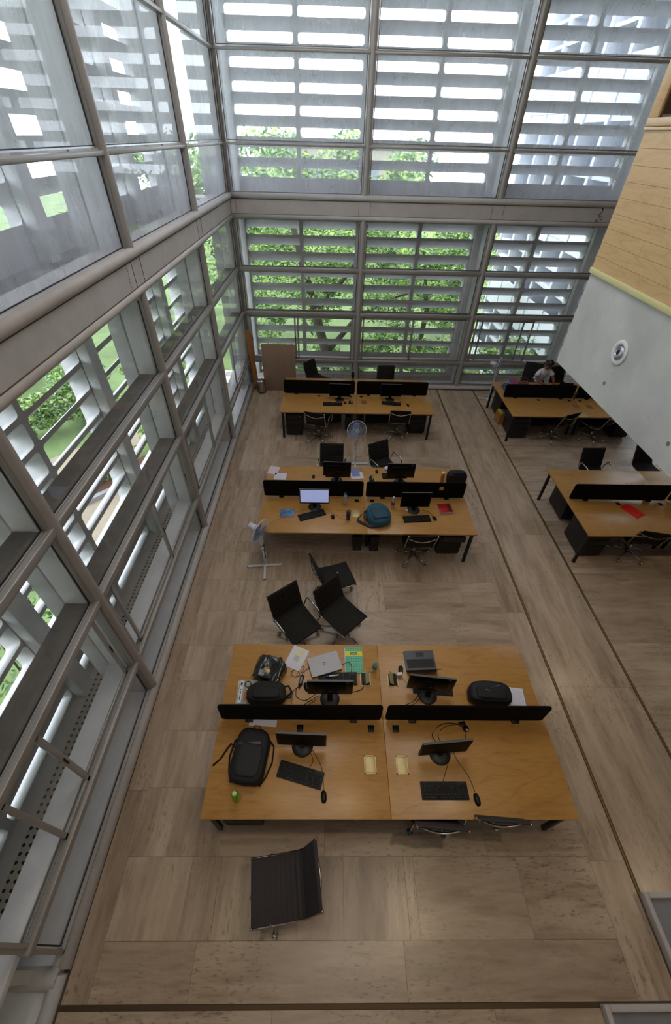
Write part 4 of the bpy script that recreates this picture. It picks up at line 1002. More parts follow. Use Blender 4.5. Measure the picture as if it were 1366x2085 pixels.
# ---- laptops
def text_disc(parent, loc, R, s):
    d = MB().cyl((0, 0, 0), (0, 0, .0008), R, n=40, M=loc).build('logo_disc', M_PLB, parent)
    text_part('hp', R*1.35, mat('logo_silver', 'b8bcc4', .3, .6), d, loc @ T3(0, R*.05, .0009), 'logo_letters', shear=.25)
a = math.atan2(2.562-2.451, 2.405-2.050)
lp = thing('laptop', 'closed silver laptop with a round logo on its lid', 'laptop', (2.265, 2.393, DZ+.022), a)
MB().rbox(-.187, .187, -.123, .123, -.0, .011, .012, .002).build('base', mat('laptop_dark', '3a3a3e', .4), lp)
MB().rbox(-.188, .188, -.124, .124, .0115, .021, .012, .002).build('lid', mat('silver_lid', '8e8e92', .42, .5), lp)
text_disc(lp, T3(-.005, .008, .021) , .017, 1)
lp = thing('laptop', 'open grey laptop with its screen tilted back, facing away from the camera', 'laptop', (3.432, 2.455, DZ), R_(182))
MB().rbox(-.187, .187, -.13, .13, 0, .022, .01, .003).build('base', mat('laptop_graphite', '55565c', .35, .5), lp)
MB().box(-.165, .165, -.015, .095, .022, .0235).build('keyboard_deck', M_PLB, lp)
k = MB()
for rr_ in range(6):
    for c in range(17): k.box(-.16+c*.019, -.144+c*.019, -.011+rr_*.0176, .004+rr_*.0176, .0235, .0255)
k.build('keycaps', mat('key_black', '17171a', .45), lp)
MB().box(-.06, .04, -.105, -.045, .022, .0228).build('touchpad', mat('touchpad', '2c2c30', .3), lp)
MB().box(.15, .17, -.11, -.085, .022, .0226).box(.125, .145, -.115, -.10, .022, .0226).build('sticker', mat('sticker_blue', '3b5a9a', .4), lp)
sc = MB().box(-.187, .187, -.008, .0, 0, .235, .002, M=T3(0, .128, .02) @ RX(R_(-25))).build('lid', mat('laptop_graphite', '55565c', .35, .5), lp)
MB().box(-.172, .172, -.0095, -.0082, .02, .22, M=T3(0, .128, .02) @ RX(R_(-25))).build('screen', M_SCRN, sc)
lp = thing('laptop', 'black laptop open in front of the seated woman', 'laptop', (8.33, 10.07, DZ), R_(175))
MB().rbox(-.17, .17, -.12, .12, 0, .02, .01, .003).build('base', M_PLB, lp); MB().box(-.17, .17, -.006, 0, 0, .22, .002, M=T3(0, .12, .02) @ RX(R_(-25))).build('lid', M_PLB, lp)
r = thing('charger', 'black laptop power brick left of the silver laptop', 'charger', (1.992, 2.197, DZ), R_(-12))
MB().box(-.022, .022, -.06, .06, 0, .03, .006).build('brick', M_PLB, r); MB().box(-.012, .012, -.04, .04, .0295, .0305).build('rating_label', mat('label_grey', '777a80', .6), r); MB().cyl((0, -.06, .015), (0, -.10, .01), .012, .005).build('strain_relief', M_PLB, r)
r = thing('phone_charger', 'small white charger cube beside the open port', 'charger', (3.155, 2.262, DZ+.05), R_(8)); MB().box(-.03, .03, -.02, .02, -.018, .018, .004).build('cube', M_WPL, r); MB().cyl((-.03, 0, 0), (-.05, 0, 0), .008).build('pin', M_CHR, r)
r = thing('marker_pen', 'white marker pen with blue cap by the silver laptop', 'pen', (2.36, 2.245, DZ+.035), R_(8))
MB().cyl((-.05, 0, 0), (.075, 0, .0), .009).build('barrel', M_WPL, r); MB().cyl((-.075, 0, 0), (-.045, 0, 0), .0105).build('cap', mat('pen_blue', '2a2f8f', .4), r)

# ---- bottles
def bottle(name, label, loc, prof, m, cap, capm, band=None, bandm=None, tilt=None, cat='bottle'):
    r = thing(name, label, cat, (*loc, DZ)); MB().lathe(prof, 28).build('body', m, r)
    MB().lathe(cap, 24).build('cap', capm, r)
    if band: MB().lathe(band, 28, cap=False).build('label', bandm, r)
    return r
M_CLR = mat('clear_plastic', 'dfe8f0', .1, trans=.6); 
def pet(h=.2, r=.031): return [(.001, 0), (r*.9, .002), (r, .012), (r, h*.5), (r*.94, h*.58), (r, h*.66), (r*.8, h*.80), (r*.38, h*.90), (r*.38, h*.93)]
bottle('water_bottle', 'green plastic bottle standing near the black backpack', (1.437, 1.035), [(.001, 0), (.034, .003), (.036, .02), (.033, .06), (.036, .10), (.034, .13), (.020, .155), (.018, .16)], mat('green_plastic', '8fd420', .15, trans=.45), [(.019, .155), (.021, .16), (.020, .178), (.001, .182)], mat('pale_green_cap', 'c8f0a0', .3))
bottle('water_bottle', 'small clear water bottle with teal cap and green label', (2.866, 2.335), pet(), M_CLR, [(.014, .185), (.015, .187), (.015, .203), (.001, .205)], mat('teal_cap', '3fb8b0', .35), [(.0315, .07), (.0317, .075), (.0317, .115), (.0315, .12)], mat('teal_label', '2f8f70', .5))
bottle('water_bottle', 'clear water bottle with blue cap right of the lit monitor', (2.571, 5.36), pet(.24, .036), M_CLR, [(.015, .222), (.017, .224), (.017, .243), (.001, .246)], mat('blue_cap', '3a3f9f', .35))
bottle('flask', 'dark blue bottle standing left of the closed brass port', (2.616, 4.965), [(.001, 0), (.034, .002), (.034, .12), (.030, .125)], mat('blue_glass', '1d2a6a', .15, trans=.4), [(.030, .12), (.036, .124), (.036, .185), (.030, .192), (.001, .193)], mat('navy_cap', '20244a', .4), cat='bottle')
bottle('soda_bottle', 'clear bottle with red label and white cap near the blue backpack', (3.394, 5.285), pet(.23, .031), M_CLR, [(.014, .212), (.016, .214), (.016, .232), (.001, .235)], mat('white_cap', 'e8e8e8', .4), [(.032, .06), (.0322, .065), (.0322, .12), (.032, .125)], mat('red_label', 'a32a24', .5))
bottle('thermos', 'copper flask with a pale lid beside the navy backpack', (4.385, 6.0), [(.001, 0), (.033, .003), (.034, .02), (.034, .19), (.030, .2)], mat('copper_flask', 'c98a52', .35, .5), [(.034, .2), (.036, .203), (.036, .235), (.001, .24)], mat('pale_lid', 'd8cca0', .5), cat='flask')
bottle('vacuum_flask', 'black and steel flask on the far desk against the window', (2.871, 10.22), [(.001, 0), (.036, .003), (.036, .05), (.036, .08)], M_ALC, [(.036, .08), (.038, .085), (.038, .2), (.034, .21), (.030, .235), (.001, .25)], M_PLB, cat='flask')

# ---- papers, books
def slab(name, label, cat, loc, w_, d_, h, rz, m, dz=0, **k):
    r = thing(name, label, cat, (*loc, DZ+dz), R_(rz)); MB().box(-w_/2, w_/2, -d_/2, d_/2, 0, h, min(.001, h/3)).build('pages', m, r); return r
def lines(r, x0, x1, y0, y1, z, n, m, seed=1, name='writing'):
    q = random.Random(seed); mb = MB()
    for i in range(n):
        y = y1+(y0-y1)*i/(n-1) if n > 1 else y0; x = x0
        while x < x1-.006:
            w2 = q.uniform(.006, .02); mb.box(x, min(x1, x+w2), y-.0012, y+.0012, z, z+.0003); x += w2+.004
    mb.build(name, m, r)
INK = mat('ink', '6a6a88', .7)
r = slab('paper_stack', 'white papers with a cream sheet on top, behind the nearest desk\'s silver laptop', 'papers', (1.919, 2.482), .21, .29, .006, -23, M_PAP)
MB().box(-.05, .065, -.06, .125, .006, .0068).build('cream_sheet', M_PAPY, r); MB().box(-.035, .035, -.045, .03, .0068, .0072).build('sketch_note', mat('lilac_sheet', 'cdcde0', .8), r); lines(r, -.03, .03, -.04, .025, .0073, 7, INK)
r = thing('notebook', 'green patterned notebook with a yellow band', 'notebook', (2.620, 2.460, DZ), R_(0))
MB().box(-.112, .100, -.168, .160, 0, .008).build('pages', M_PAP, r); MB().box(-.105, .108, -.17, .17, .008, .0105, .001).build('cover', mat('mint_cover', '6cc4a4', .5), r)
pt = MB()
for i in range(7):
    for j in range(10):
        if 2 <= 9-j <= 2: pass
        cx, cy = -.09+i*.03, -.153+j*.034
        pt.prism([(cx+.011*math.cos(PI/2*k), cy+.011*math.sin(PI/2*k)) for k in range(4)], .0105, .0108)
pt.build('cover_pattern', mat('mint_dark', '3f9c80', .5), r)
MB().box(-.105, .108, .052, .115, .0109, .0113).build('yellow_band', mat('yellow_band', 'e6e020', .5), r); lb = MB().box(-.045, .045, .066, .100, .0113, .0116).build('title_label', mat('deep_green', '2f8a5a', .5), r)
text_part('Kanaan', .024, M_WPL, lb, T3(0, .080, .0117) @ RZ(PI), 'title')
o = MB().box(0, .30, 0, .20, 0, .0012, M=T3(1.45, 1.70, DZ+.0002) @ RZ(R_(-3)) @ Matrix(((1, 0, 0, 0), (0, .35, 0, 0), (0, 0, 1, 0), (0, 0, 0, 1)))).build('paper_sheet', M_PAP); tag(o, 'white sheet sticking out from under the left divider of the nearest desk', 'paper')
r = slab('paper_stack', 'white lined papers sticking out behind the dark backpack, nearest desk', 'papers', (4.47, 2.01), .215, .24, .010, -6, M_PAP); MB().box(-.10, .115, -.125, .10, -.0, .003).build('blue_folder', mat('folder_blue', '2b4a96', .5), r); lines(r, -.08, .09, -.10, .08, .0102, 14, mat('pencil', 'a8a8bc', .8), 3)
# magazines under the dark rucksack
for i, (c, m_) in enumerate((('e4e6ee', 0), ('b8bcc8', 1), ('d8d4d0', 2), ('9aa8c0', 3))):
    o = slab('magazine', ['white magazine at the bottom of the stack by the divider', 'grey magazine, second from the bottom of the stack by the divider', 'pale magazine, second from the top of the stack by the divider', 'motorbike magazine on top of the stack by the divider'][i], 'magazine', (1.37+.004*i, 2.06-.003*i), .21, .27, .007, [3, -2, 1, 0][i], mat(f'mag_{i}', c, .4), dz=i*.0075)
    o['group'] = 'magazines by the divider'
    if i == 3:
        MB().box(-.105, .105, -.135, .135, .007, .0074).build('cover', mat('mag_cover', '9a9f98', .3), o)
        MB().box(-.095, -.055, -.12, .13, .0074, .0077).build('title_strip', mat('mag_white', 'e2e4ea', .4), o)
        ttl = MB()
        for k_, (y_, l_) in enumerate(((-.09, .03), (-.055, .02), (-.02, .03), (.02, .015))): ttl.box(-.082, -.070, y_, y_+l_, .0077, .0079)
        ttl.box(-.088, -.064, .075, .115, .0077, .0079); ttl.build('title_marks', mat('ink_navy', '4a4a70', .6), o)
        MB().lathe([(.028, 0), (.040, 0), (.040, .0003), (.028, .0003)], 28, M=T3(-.005, .09, .0076), cap=False).build('wheel_picture', mat('tyre_dark', '2b2320', .5), o)
        MB().prism([(-.03, -.10), (.05, -.08), (.04, .0), (-.01, .03), (-.035, -.02)], .0075, .0078).build('bike_picture', mat('bike_orange', 'c8562c', .5), o)
        MB().prism([(-.0, -.02), (.05, -.01), (.07, .04), (.03, .03)], .0078, .008).build('tank_picture', M_WPL, o)
r = thing('book', 'book with a blue snowy cover left of the angled keyboard', 'book', (1.583, 5.091, DZ), R_(3))
MB().box(-.115, .115, -.09, .09, .003, .022).build('pages', M_PAP, r); MB().box(-.118, .118, -.093, .093, 0, .003).box(-.118, .118, -.093, .093, .022, .025).build('cover', mat('snow_cover', '5578a8', .3, 0, noise=.8, scale=14), r)
r = thing('book', 'thick red hardback book right of the middle desk monitor', 'book', (4.295, 5.24, DZ), R_(5))
MB().box(-.112, .11, -.105, .105, .004, .038).build('pages', M_PAP, r); MB().box(-.115, .115, -.11, .11, .038, .042, .001).box(-.115, .115, -.11, .11, 0, .004).box(.110, .115, -.11, .11, 0, .042).build('cover', mat('red_cover', 'a5161a', .25), r)
MB().box(.045, .114, -.108, .108, .042, .0425).build('dark_panel', mat('maroon', '5a1418', .3), r); lines(r, -.08, .02, -.04, .02, .0425, 2, mat('pale_red', 'd88a86', .4), 5, 'title')
r = slab('paper_sheet', 'pink-tinted leaflet at the back left corner of the middle desk', 'paper', (1.226, 6.295), .19, .24, .003, -12, mat('pink_paper', 'e0d2de', .8)); lines(r, -.07, .07, -.09, .09, .0031, 9, mat('pink_ink', 'b78a96', .8), 9)
r = slab('paper_sheet', 'white ruled sheet beside the pink leaflet, against the divider', 'paper', (1.372, 6.105), .225, .20, .003, -2, M_PAP); lines(r, -.09, .09, -.08, .08, .0031, 9, mat('pale_ink', 'b0b4cc', .8), 10)
for i, (p, w_, d_, a, c, lab) in enumerate([((2.81, 6.16), .24, .2, 10, 'd8d4e0', 'white papers fanned out behind the middle desk monitor'), ((2.79, 6.25), .15, .22, 6, '6f86c0', 'blue patterned booklet on papers behind the middle desk monitor')]):
    slab('booklet', lab, 'booklet', p, w_, d_, .006, a, mat(f'booklet_{i}', c, .5, 0, noise=.25 if i else .03, scale=18), dz=i*.0065)
r = thing('tissue', 'crumpled white paper on the back right of the middle desk', 'paper', (3.45, 6.36, DZ), 0); f_ = noise3(3); MB().sell((0, 0, .03), (.09, .05, .035), .8, fn=lambda v: v*(1+.5*f_(v*2))).build('paper', M_PAP, r)
o = MB().cyl((0, 0, 0), (0, 0, .02), .06, n=24).build('tape_roll', M_PLB); o.location = (1.36, 5.80, DZ); tag(o, 'round black lid behind the left divider of the middle desk', 'lid')
r = thing('red_folder', 'flat red folder lying on the right-hand desk', 'folder', (7.612, 5.272, DZ), R_(-63)); MB().box(-.17, .17, -.115, .115, 0, .003, .0008).build('cover', mat('bright_red', 'd81c14', .45), r); MB().cyl((0, 0, .003), (0, 0, .004), .012, n=20).build('clasp', mat('deep_red', 'a01010', .4), r)
r = thing('adapter_plug', 'small white plug on the middle desk by the right monitor', 'plug', (3.624, 5.19, DZ), 0); MB().box(-.022, .022, -.02, .02, 0, .035, .005).build('cube', M_WPL, r); MB().cyl((0, 0, .035), (0, 0, .05), .006).build('pin', M_WPL, r)
r = thing('sticky_note', 'yellow note stuck on the right divider of the middle desk', 'note', (4.25, 5.519, .97), 0); MB().box(-.035, .035, -.001, .001, -.035, .035).build('note', mat('sticky_yellow', 'b8a860', .7), r)
r = thing('switch_panel', 'tiny white switch between the dividers of the far desk', 'switch', (2.905, 9.44, DZ), 0); MB().box(-.018, .018, -.01, .01, 0, .05, .003).build('body', M_WPL, r); MB().box(-.008, .008, -.012, -.01, .01, .035).build('key', mat('key_violet', '9a80c0', .4), r)

# ---- shiny black plastic bag
def surf_grid(fn, n, m): 
    mb = MB(); vs = [[mb.bm.verts.new(fn(i/n, j/m)) for j in range(m+1)] for i in range(n+1)]
    for i in range(n):
        for j in range(m): f = mb.bm.faces.new((vs[i][j], vs[i+1][j], vs[i+1][j+1], vs[i][j+1])); f.smooth = True
    return mb
r = thing('plastic_bag', 'glossy crumpled black plastic bag by the dark rucksack', 'bag', (1.61, 2.29, DZ), R_(-18)); f_ = noise3(12)
def bagf(v):
    k = 1+.26*f_(v*1.4)+.22*abs(f_(v*3.0))-.06+.10*f_(v*6.5); q = v*k; q.z = max(q.z, -.05)
    if q.z > .02: q.z -= .035*math.exp(-(q.x*q.x+q.y*q.y)/.006)
    return q
MB().sell((0, 0, .052), (.165, .145, .075), .42, 84, 50, bagf).build('bag_body', mat('gloss_black', '060608', .08, 0, coat=.6, noise=0, bump=.35, scale=22), r)
MB().sell((-.01, -.03, .10), (.035, .03, .015), 1, 20, 10, lambda v: v*(1+.6*f_(v*5))).build('crumpled_wrapper', mat('gold_foil', 'c8ac70', .4, .5), r)
rim = MB().tube([(-.16, -.12, .06), (-.15, .0, .10), (-.13, .14, .075), (.0, .15, .10), (.15, .12, .08)], .007, 6).tube([(-.19, -.1, .02), (-.12, -.12, .09), (.0, -.15, .07)], .006, 6); rim.build('bag_rim', MATS['gloss_black'], r)

# ---- backpacks
def backpack(name, label, loc, rz, size, m, m2, accent, seed, z0=0, flat=1.0, straps=True, extra=None, e=.5, amp=.085):
    w_, l_, h_ = size; r = thing(name, label, 'backpack', (*loc, DZ+z0), R_(rz)); f_ = noise3(seed)
    def fn(v): 
        t = v.y/l_*2; v = Vector((v.x*(1-.12*max(t, 0)**2), v.y, v.z)); v *= 1+amp*f_(v*1.2)+amp*.35*f_(v*4.0); v.z = max(v.z, -h_*.46); return v
    MB().sell((0, 0, h_*.46), (w_/2, l_/2, h_*.54), e, 44, 26, fn).build('body', m, r)
    MB().sell((0, -l_*.10, h_*.86), (w_*.36, l_*.30, h_*.22), .45, 36, 18, lambda v: v*(1+.09*f_(v*1.5)+.03*f_(v*4))).build('front_pocket', m2, r)
    MB().tube([(w_*.36*math.cos(a)*.98, -l_*.10+l_*.30*math.sin(a)*.98, h_*.90) for a in [R_(10+16*k) for k in range(11)]], .004, 6).build('zip', accent, r)
    MB().tube([(w_*.47*math.cos(a), l_*.02+l_*.47*math.sin(a), h_*.60) for a in [R_(-20+20*k) for k in range(12)]], .004, 6).build('main_zip', accent, r)
    MB().tube([(-.03, l_*.47, h_*.5), (-.03, l_*.55, h_*.6), (.03, l_*.55, h_*.6), (.03, l_*.47, h_*.5)], .008, 6, flat=.6).build('top_handle', m, r)
    if straps:
        for s in (-1, 1):
            p = [(s*w_*.30, l_*.42, h_*.15), (s*w_*.58, l_*.25, h_*.12), (s*w_*.62, -.02, .012), (s*w_*.52, -l_*.30, .010), (s*w_*.40, -l_*.46, .02)]
            MB().tube(p, .022, 8, flat=.35).build('shoulder_strap', m, r)
    if extra: extra(r)
    return r
FB = mat('black_nylon', '0a0b10', .7, 0, noise=.3, scale=120, bump=.2); FB2 = mat('charcoal_nylon', '16161a', .65, 0, noise=.3, scale=120, bump=.2); FBR = mat('olive_black_canvas', '1c1a15', .8, 0, noise=.25, scale=90, bump=.3)
FN = mat('navy_nylon', '11131f', .65, 0, noise=.3, scale=100, bump=.2); FT = mat('teal_nylon', '1c5670', .6, 0, noise=.3, scale=60, bump=.3); FT2 = mat('deep_teal_nylon', '164258', .6, 0, noise=.3, scale=60, bump=.3); FG = mat('grey_webbing', '3a3a44', .7)
def ex1(r):
    MB().box(-.13, .10, .085, .108, .138, .141, .001, M=RZ(R_(8))).build('reflective_band', mat('band_grey', '33333a', .4), r)
    MB().cyl((-.10, .08, .138), (-.10, .08, .144), .010).build('badge', M_CHR, r)
    MB().tube([(-.17, .05, .05), (-.24, .10, .02), (-.27, .05, .010), (-.31, -.05, .008), (-.37, -.12, .006)], .012, 6, flat=.4).build('loose_strap', FB, r)
backpack('backpack', 'large black backpack lying flat on the nearest desk, left side', (1.525, 1.385), -7, (.36, .52, .14), FB, FB2, M_PLB, 21, extra=ex1)
backpack('backpack', 'olive black rucksack leaning against the left divider of the nearest desk', (1.615, 2.01), 0, (.44, .23, .18), FBR, FB, M_PLB, 22, straps=False, extra=lambda r: (MB().tube([(.17, .06, .12), (.24, .09, .08), (.28, .03, .05), (.22, -.01, .03)], .012, 8, flat=.6).build('shoulder_strap', FB, r), MB().tube([(.20, -.02, .03), (.27, -.03, .06), (.27, .06, .03)], .010, 8).build('buckle_strap', FB, r)))
backpack('backpack', 'dark grey-piped backpack against the right divider of the nearest desk', (4.145, 2.02), -4, (.47, .25, .19), FN, FB, mat('grey_piping', '6a6e74', .5), 23, straps=False, extra=lambda r: MB().tube([(-.17, -.10, .12), (-.06, .0, .20), (.06, -.04, .19), (.16, -.10, .10)], .010, 8, flat=.5).tube([(.0, .02, .20), (.10, .06, .19), (.17, .0, .12)], .006, 6).build('piped_strap', mat('grey_piping', '6a6e74', .5), r))
backpack('backpack', 'navy backpack standing at the back right of the middle desk', (4.635, 5.99), 0, (.36, .20, .26), FN, FB, M_PLB, 24, straps=False)
def ex2(r):
    MB().box(-.015, .012, -.06, .09, .20, .206, .003, M=RZ(R_(12))).build('yellow_tab', mat('yellow_tab', 'b8a23a', .5), r)
    lg = MB()
    for k_ in range(5): lg.box(-.072+.006*k_, -.062+.006*k_, .045-.02*k_, .057-.02*k_, .204, .2055)
    lg.build('logo', mat('logo_white', 'c0c8d0', .5), r)
    MB().tube([(-.17, .14, .08), (-.22, .10, .10), (-.24, .02, .06), (-.20, -.02, .03)], .03, 8, flat=.4).build('padded_strap', FG, r)
    MB().tube([(-.10, -.20, .06), (-.20, -.17, .03), (-.30, -.05, .02), (-.36, .02, .02)], .028, 8, flat=.35).build('hip_strap', FG, r)
    MB().tube([(-.36, .02, .02), (-.32, .08, .02), (-.25, .12, .05)], .008, 6).build('webbing', FB, r)
    MB().box(.02, .08, -.14, -.08, .15, .175, .006).build('buckle', M_PLB, r); MB().box(.055, .065, -.13, -.09, .175, .178).build('buckle_metal', M_CHR, r)
    MB().tube([(-.14, -.02, .17), (-.08, -.08, .20), (.04, -.10, .19), (.14, -.02, .16)], .006, 6).tube([(-.16, .0, .12), (-.10, -.14, .13), (.02, -.2, .10)], .005, 6).build('cord', mat('cord_grey', '7c8890', .5), r)
    for s, q in ((.17, .05), (.175, -.05), (.16, .12)): MB().sell((s, q, .10), (.022, .03, .03), .7).build('side_loop', FB, r)
backpack('backpack', 'blue and grey hiking backpack lying at the front edge of the middle desk', (3.12, 4.985), 14, (.40, .48, .20), FT, FT2, mat('cord_grey', '7c8890', .5), 25, straps=False, extra=ex2, e=.68, amp=.10)

# ---- things on the far and right desks
def plant(loc):
    r = thing('potted_plant', 'small spiky green plant on the far desk by the divider', 'plant', (*loc, DZ)); MB().lathe([(.001, 0), (.035, 0), (.045, .07), (.04, .07), (.001, .065)], 20).build('pot', M_PLB, r)
    mb = MB(); q = random.Random(5)
    for k in range(26):
        a = q.uniform(0, 6.28); t = q.uniform(.3, 1.1); L = q.uniform(.12, .22); c, s = math.cos(a), math.sin(a); w2 = .008
        P_ = [(c*L*t*u*u*.6, s*L*t*u*u*.6, .06+L*u*(1-.3*t*u)) for u in (0, .35, .7, 1)]
        for i in range(3):
            x, y, z = P_[i]; x2, y2, z2 = P_[i+1]; wa, wb = w2*(1-i/3.2), w2*(1-(i+1)/3.2)
            mb.quad((x-s*wa, y+c*wa, z), (x+s*wa, y-c*wa, z), (x2+s*wb, y2-c*wb, z2), (x2-s*wb, y2+c*wb, z2))
    mb.build('leaves', leafm('plant_leaf', '2f5a34'), r)
plant((1.80, 9.72))
r = thing('flower_ornament', 'small red flower ornament with green leaves on the far desk', 'ornament', (2.585, 9.72, DZ)); MB().cyl((0, 0, 0), (0, 0, .05), .02, .025).build('pot', M_PLB, r)
MB().sell((0, 0, .07), (.035, .035, .025)).build('bloom', mat('flower_red', 'b02a22', .5), r); lf = MB()
for k in range(6): a = k*1.05; lf.sell((.06*math.cos(a), .05*math.sin(a), .08+.02*(k % 2)), (.035, .02, .006), M=None)
lf.build('leaves', leafm('plant_leaf2', '5f8a2f'), r)
slab('paper_sheet', 'white sheet at the back left end of the far desk', 'paper', (1.30, 10.15), .34, .1, .002, 0, M_PAP)
slab('document_folder', 'dark flat folder at the back of the far desk left half', 'folder', (2.15, 9.95), .34, .24, .01, 0, mat('folder_dark', '4a4448', .6))
# books at the woman's desk
bk = [('4f9aa0', 'teal book'), ('9a3a50', 'maroon book'), ('5a5c98', 'violet book'), ('2b6a80', 'dark teal book')]
for i, (c, nm) in enumerate(bk):
    r = thing('book', f'{nm} piled on the woman\'s desk, ' + ['at the bottom', 'second from the bottom', 'second from the top', 'on the top under the red one'][i], 'book', (6.83+.01*i, 9.90-.015*i, DZ+.032*i), R_(8-5*i), 'piled books on the woman\'s desk')
    MB().box(-.11, .11, -.14, .14, .003, .028).build('pages', M_PAP, r); MB().box(-.113, .113, -.143, .143, 0, .003).box(-.113, .113, -.143, .143, .028, .031).box(-.113, -.109, -.143, .143, 0, .031).build('cover', mat('bk'+c, c, .45), r)
r = thing('book', 'red and purple book leaning over the pile on the woman\'s desk', 'book', (7.0, 10.02, DZ+.133), R_(-12)); MB().box(-.11, .11, -.15, .15, .003, .022).build('pages', M_PAP, r); MB().box(-.113, .113, -.153, .153, .022, .025).box(-.113, .113, -.153, .153, 0, .003).build('cover', mat('purple_cover', '6a4a80', .4), r); MB().box(-.02, .11, -.02, .15, .025, .0255).build('red_panel', mat('red_panel', 'c03038', .4), r)
r = thing('paper_roll', 'white papers standing against the divider of the woman\'s desk', 'papers', (6.86, 9.56, DZ), R_(20)); MB().box(-.05, .06, -.02, .02, 0, .26, .003, M=RX(R_(-14))).build('sheets', M_PAP, r); MB().box(-.02, .09, -.05, -.03, 0, .12, .004).build('dark_case', mat('blue_case', '26344a', .5), r)
r = thing('handbag', 'brown leather handbag with fringes on the woman\'s desk', 'handbag', (7.225, 9.93, DZ), R_(-10)); f_ = noise3(30)
MB().sell((0, 0, .10), (.13, .07, .115), .6, 30, 18, lambda v: v*(1+.07*f_(v))).build('body', mat('brown_leather', '6b3a20', .45, 0, noise=.25, scale=20), r)
MB().tube([(-.10, 0, .16), (-.08, -.01, .27), (.0, -.01, .32), (.08, -.01, .27), (.10, 0, .16)], .007, 8).build('handle', MATS['brown_leather'], r)
fr_ = MB(); q = random.Random(2)
for k in range(22): x = -.12+k*.0115; fr_.tube([(x, -.065, .17+q.uniform(0, .04)), (x+.005, -.085, .12), (x+q.uniform(-.02, .02), -.08, .05)], .0035, 5)
fr_.build('fringe', mat('brown_fringe', '7d4a2a', .6), r)
r = thing('tissue', 'crumpled white cloth between the handbag and the woman', 'cloth', (7.58, 9.92, DZ)); f_ = noise3(8); MB().sell((0, 0, .03), (.14, .08, .045), .8, 26, 14, lambda v: Vector((v.x*(1+.3*f_(v)), v.y, max(v.z*(1+.5*f_(v*1.5)), -.03)))).build('cloth', M_PAP, r)
r = thing('cardboard_box', 'open cardboard box of files under the left side of the woman\'s desk', 'box', (6.80, 9.52, 0), R_(6))
MB().box(-.16, .16, -.13, -.124, 0, .30).box(-.16, .16, .124, .13, 0, .30).box(-.16, -.154, -.13, .13, 0, .30).box(.154, .16, -.13, .13, 0, .30).box(-.16, .16, -.13, .13, 0, .006).build('walls', M_CARD, r)
for k, c in enumerate(('c8c020', '6a74a0', '5a5a60', '7a82b0')): MB().box(-.14+k*.07, -.09+k*.07, -.11, .11, .01, .33-.02*k, .003).build('file', mat('file'+c, c, .5), r)
r = thing('pen_holder', 'green and white item standing between the dividers of the woman\'s desk', 'holder', (8.385, 9.44, DZ)); MB().cyl((0, 0, 0), (0, 0, .18), .025, n=18).build('cup', mat('dark_cup', '2a2a3a', .4), r); MB().cyl((.0, 0, .16), (.04, 0, .34), .014, n=10).build('green_item', mat('lime', 'a8b830', .5), r)
for xx in (7.98, 8.3): 
    o = MB().box(-.06, .06, -.05, .05, 0, .002).box(-.06, -.055, -.05, .05, 0, .004).build('paper_sheet', mat('pale_slip', 'c0a070', .5)); o.location = (xx, 6.02, DZ); tag(o, 'pale slip behind the divider of the red folder desk, ' + ('left one' if xx < 8.1 else 'right one'), 'paper', 'pale slips on the red folder desk')

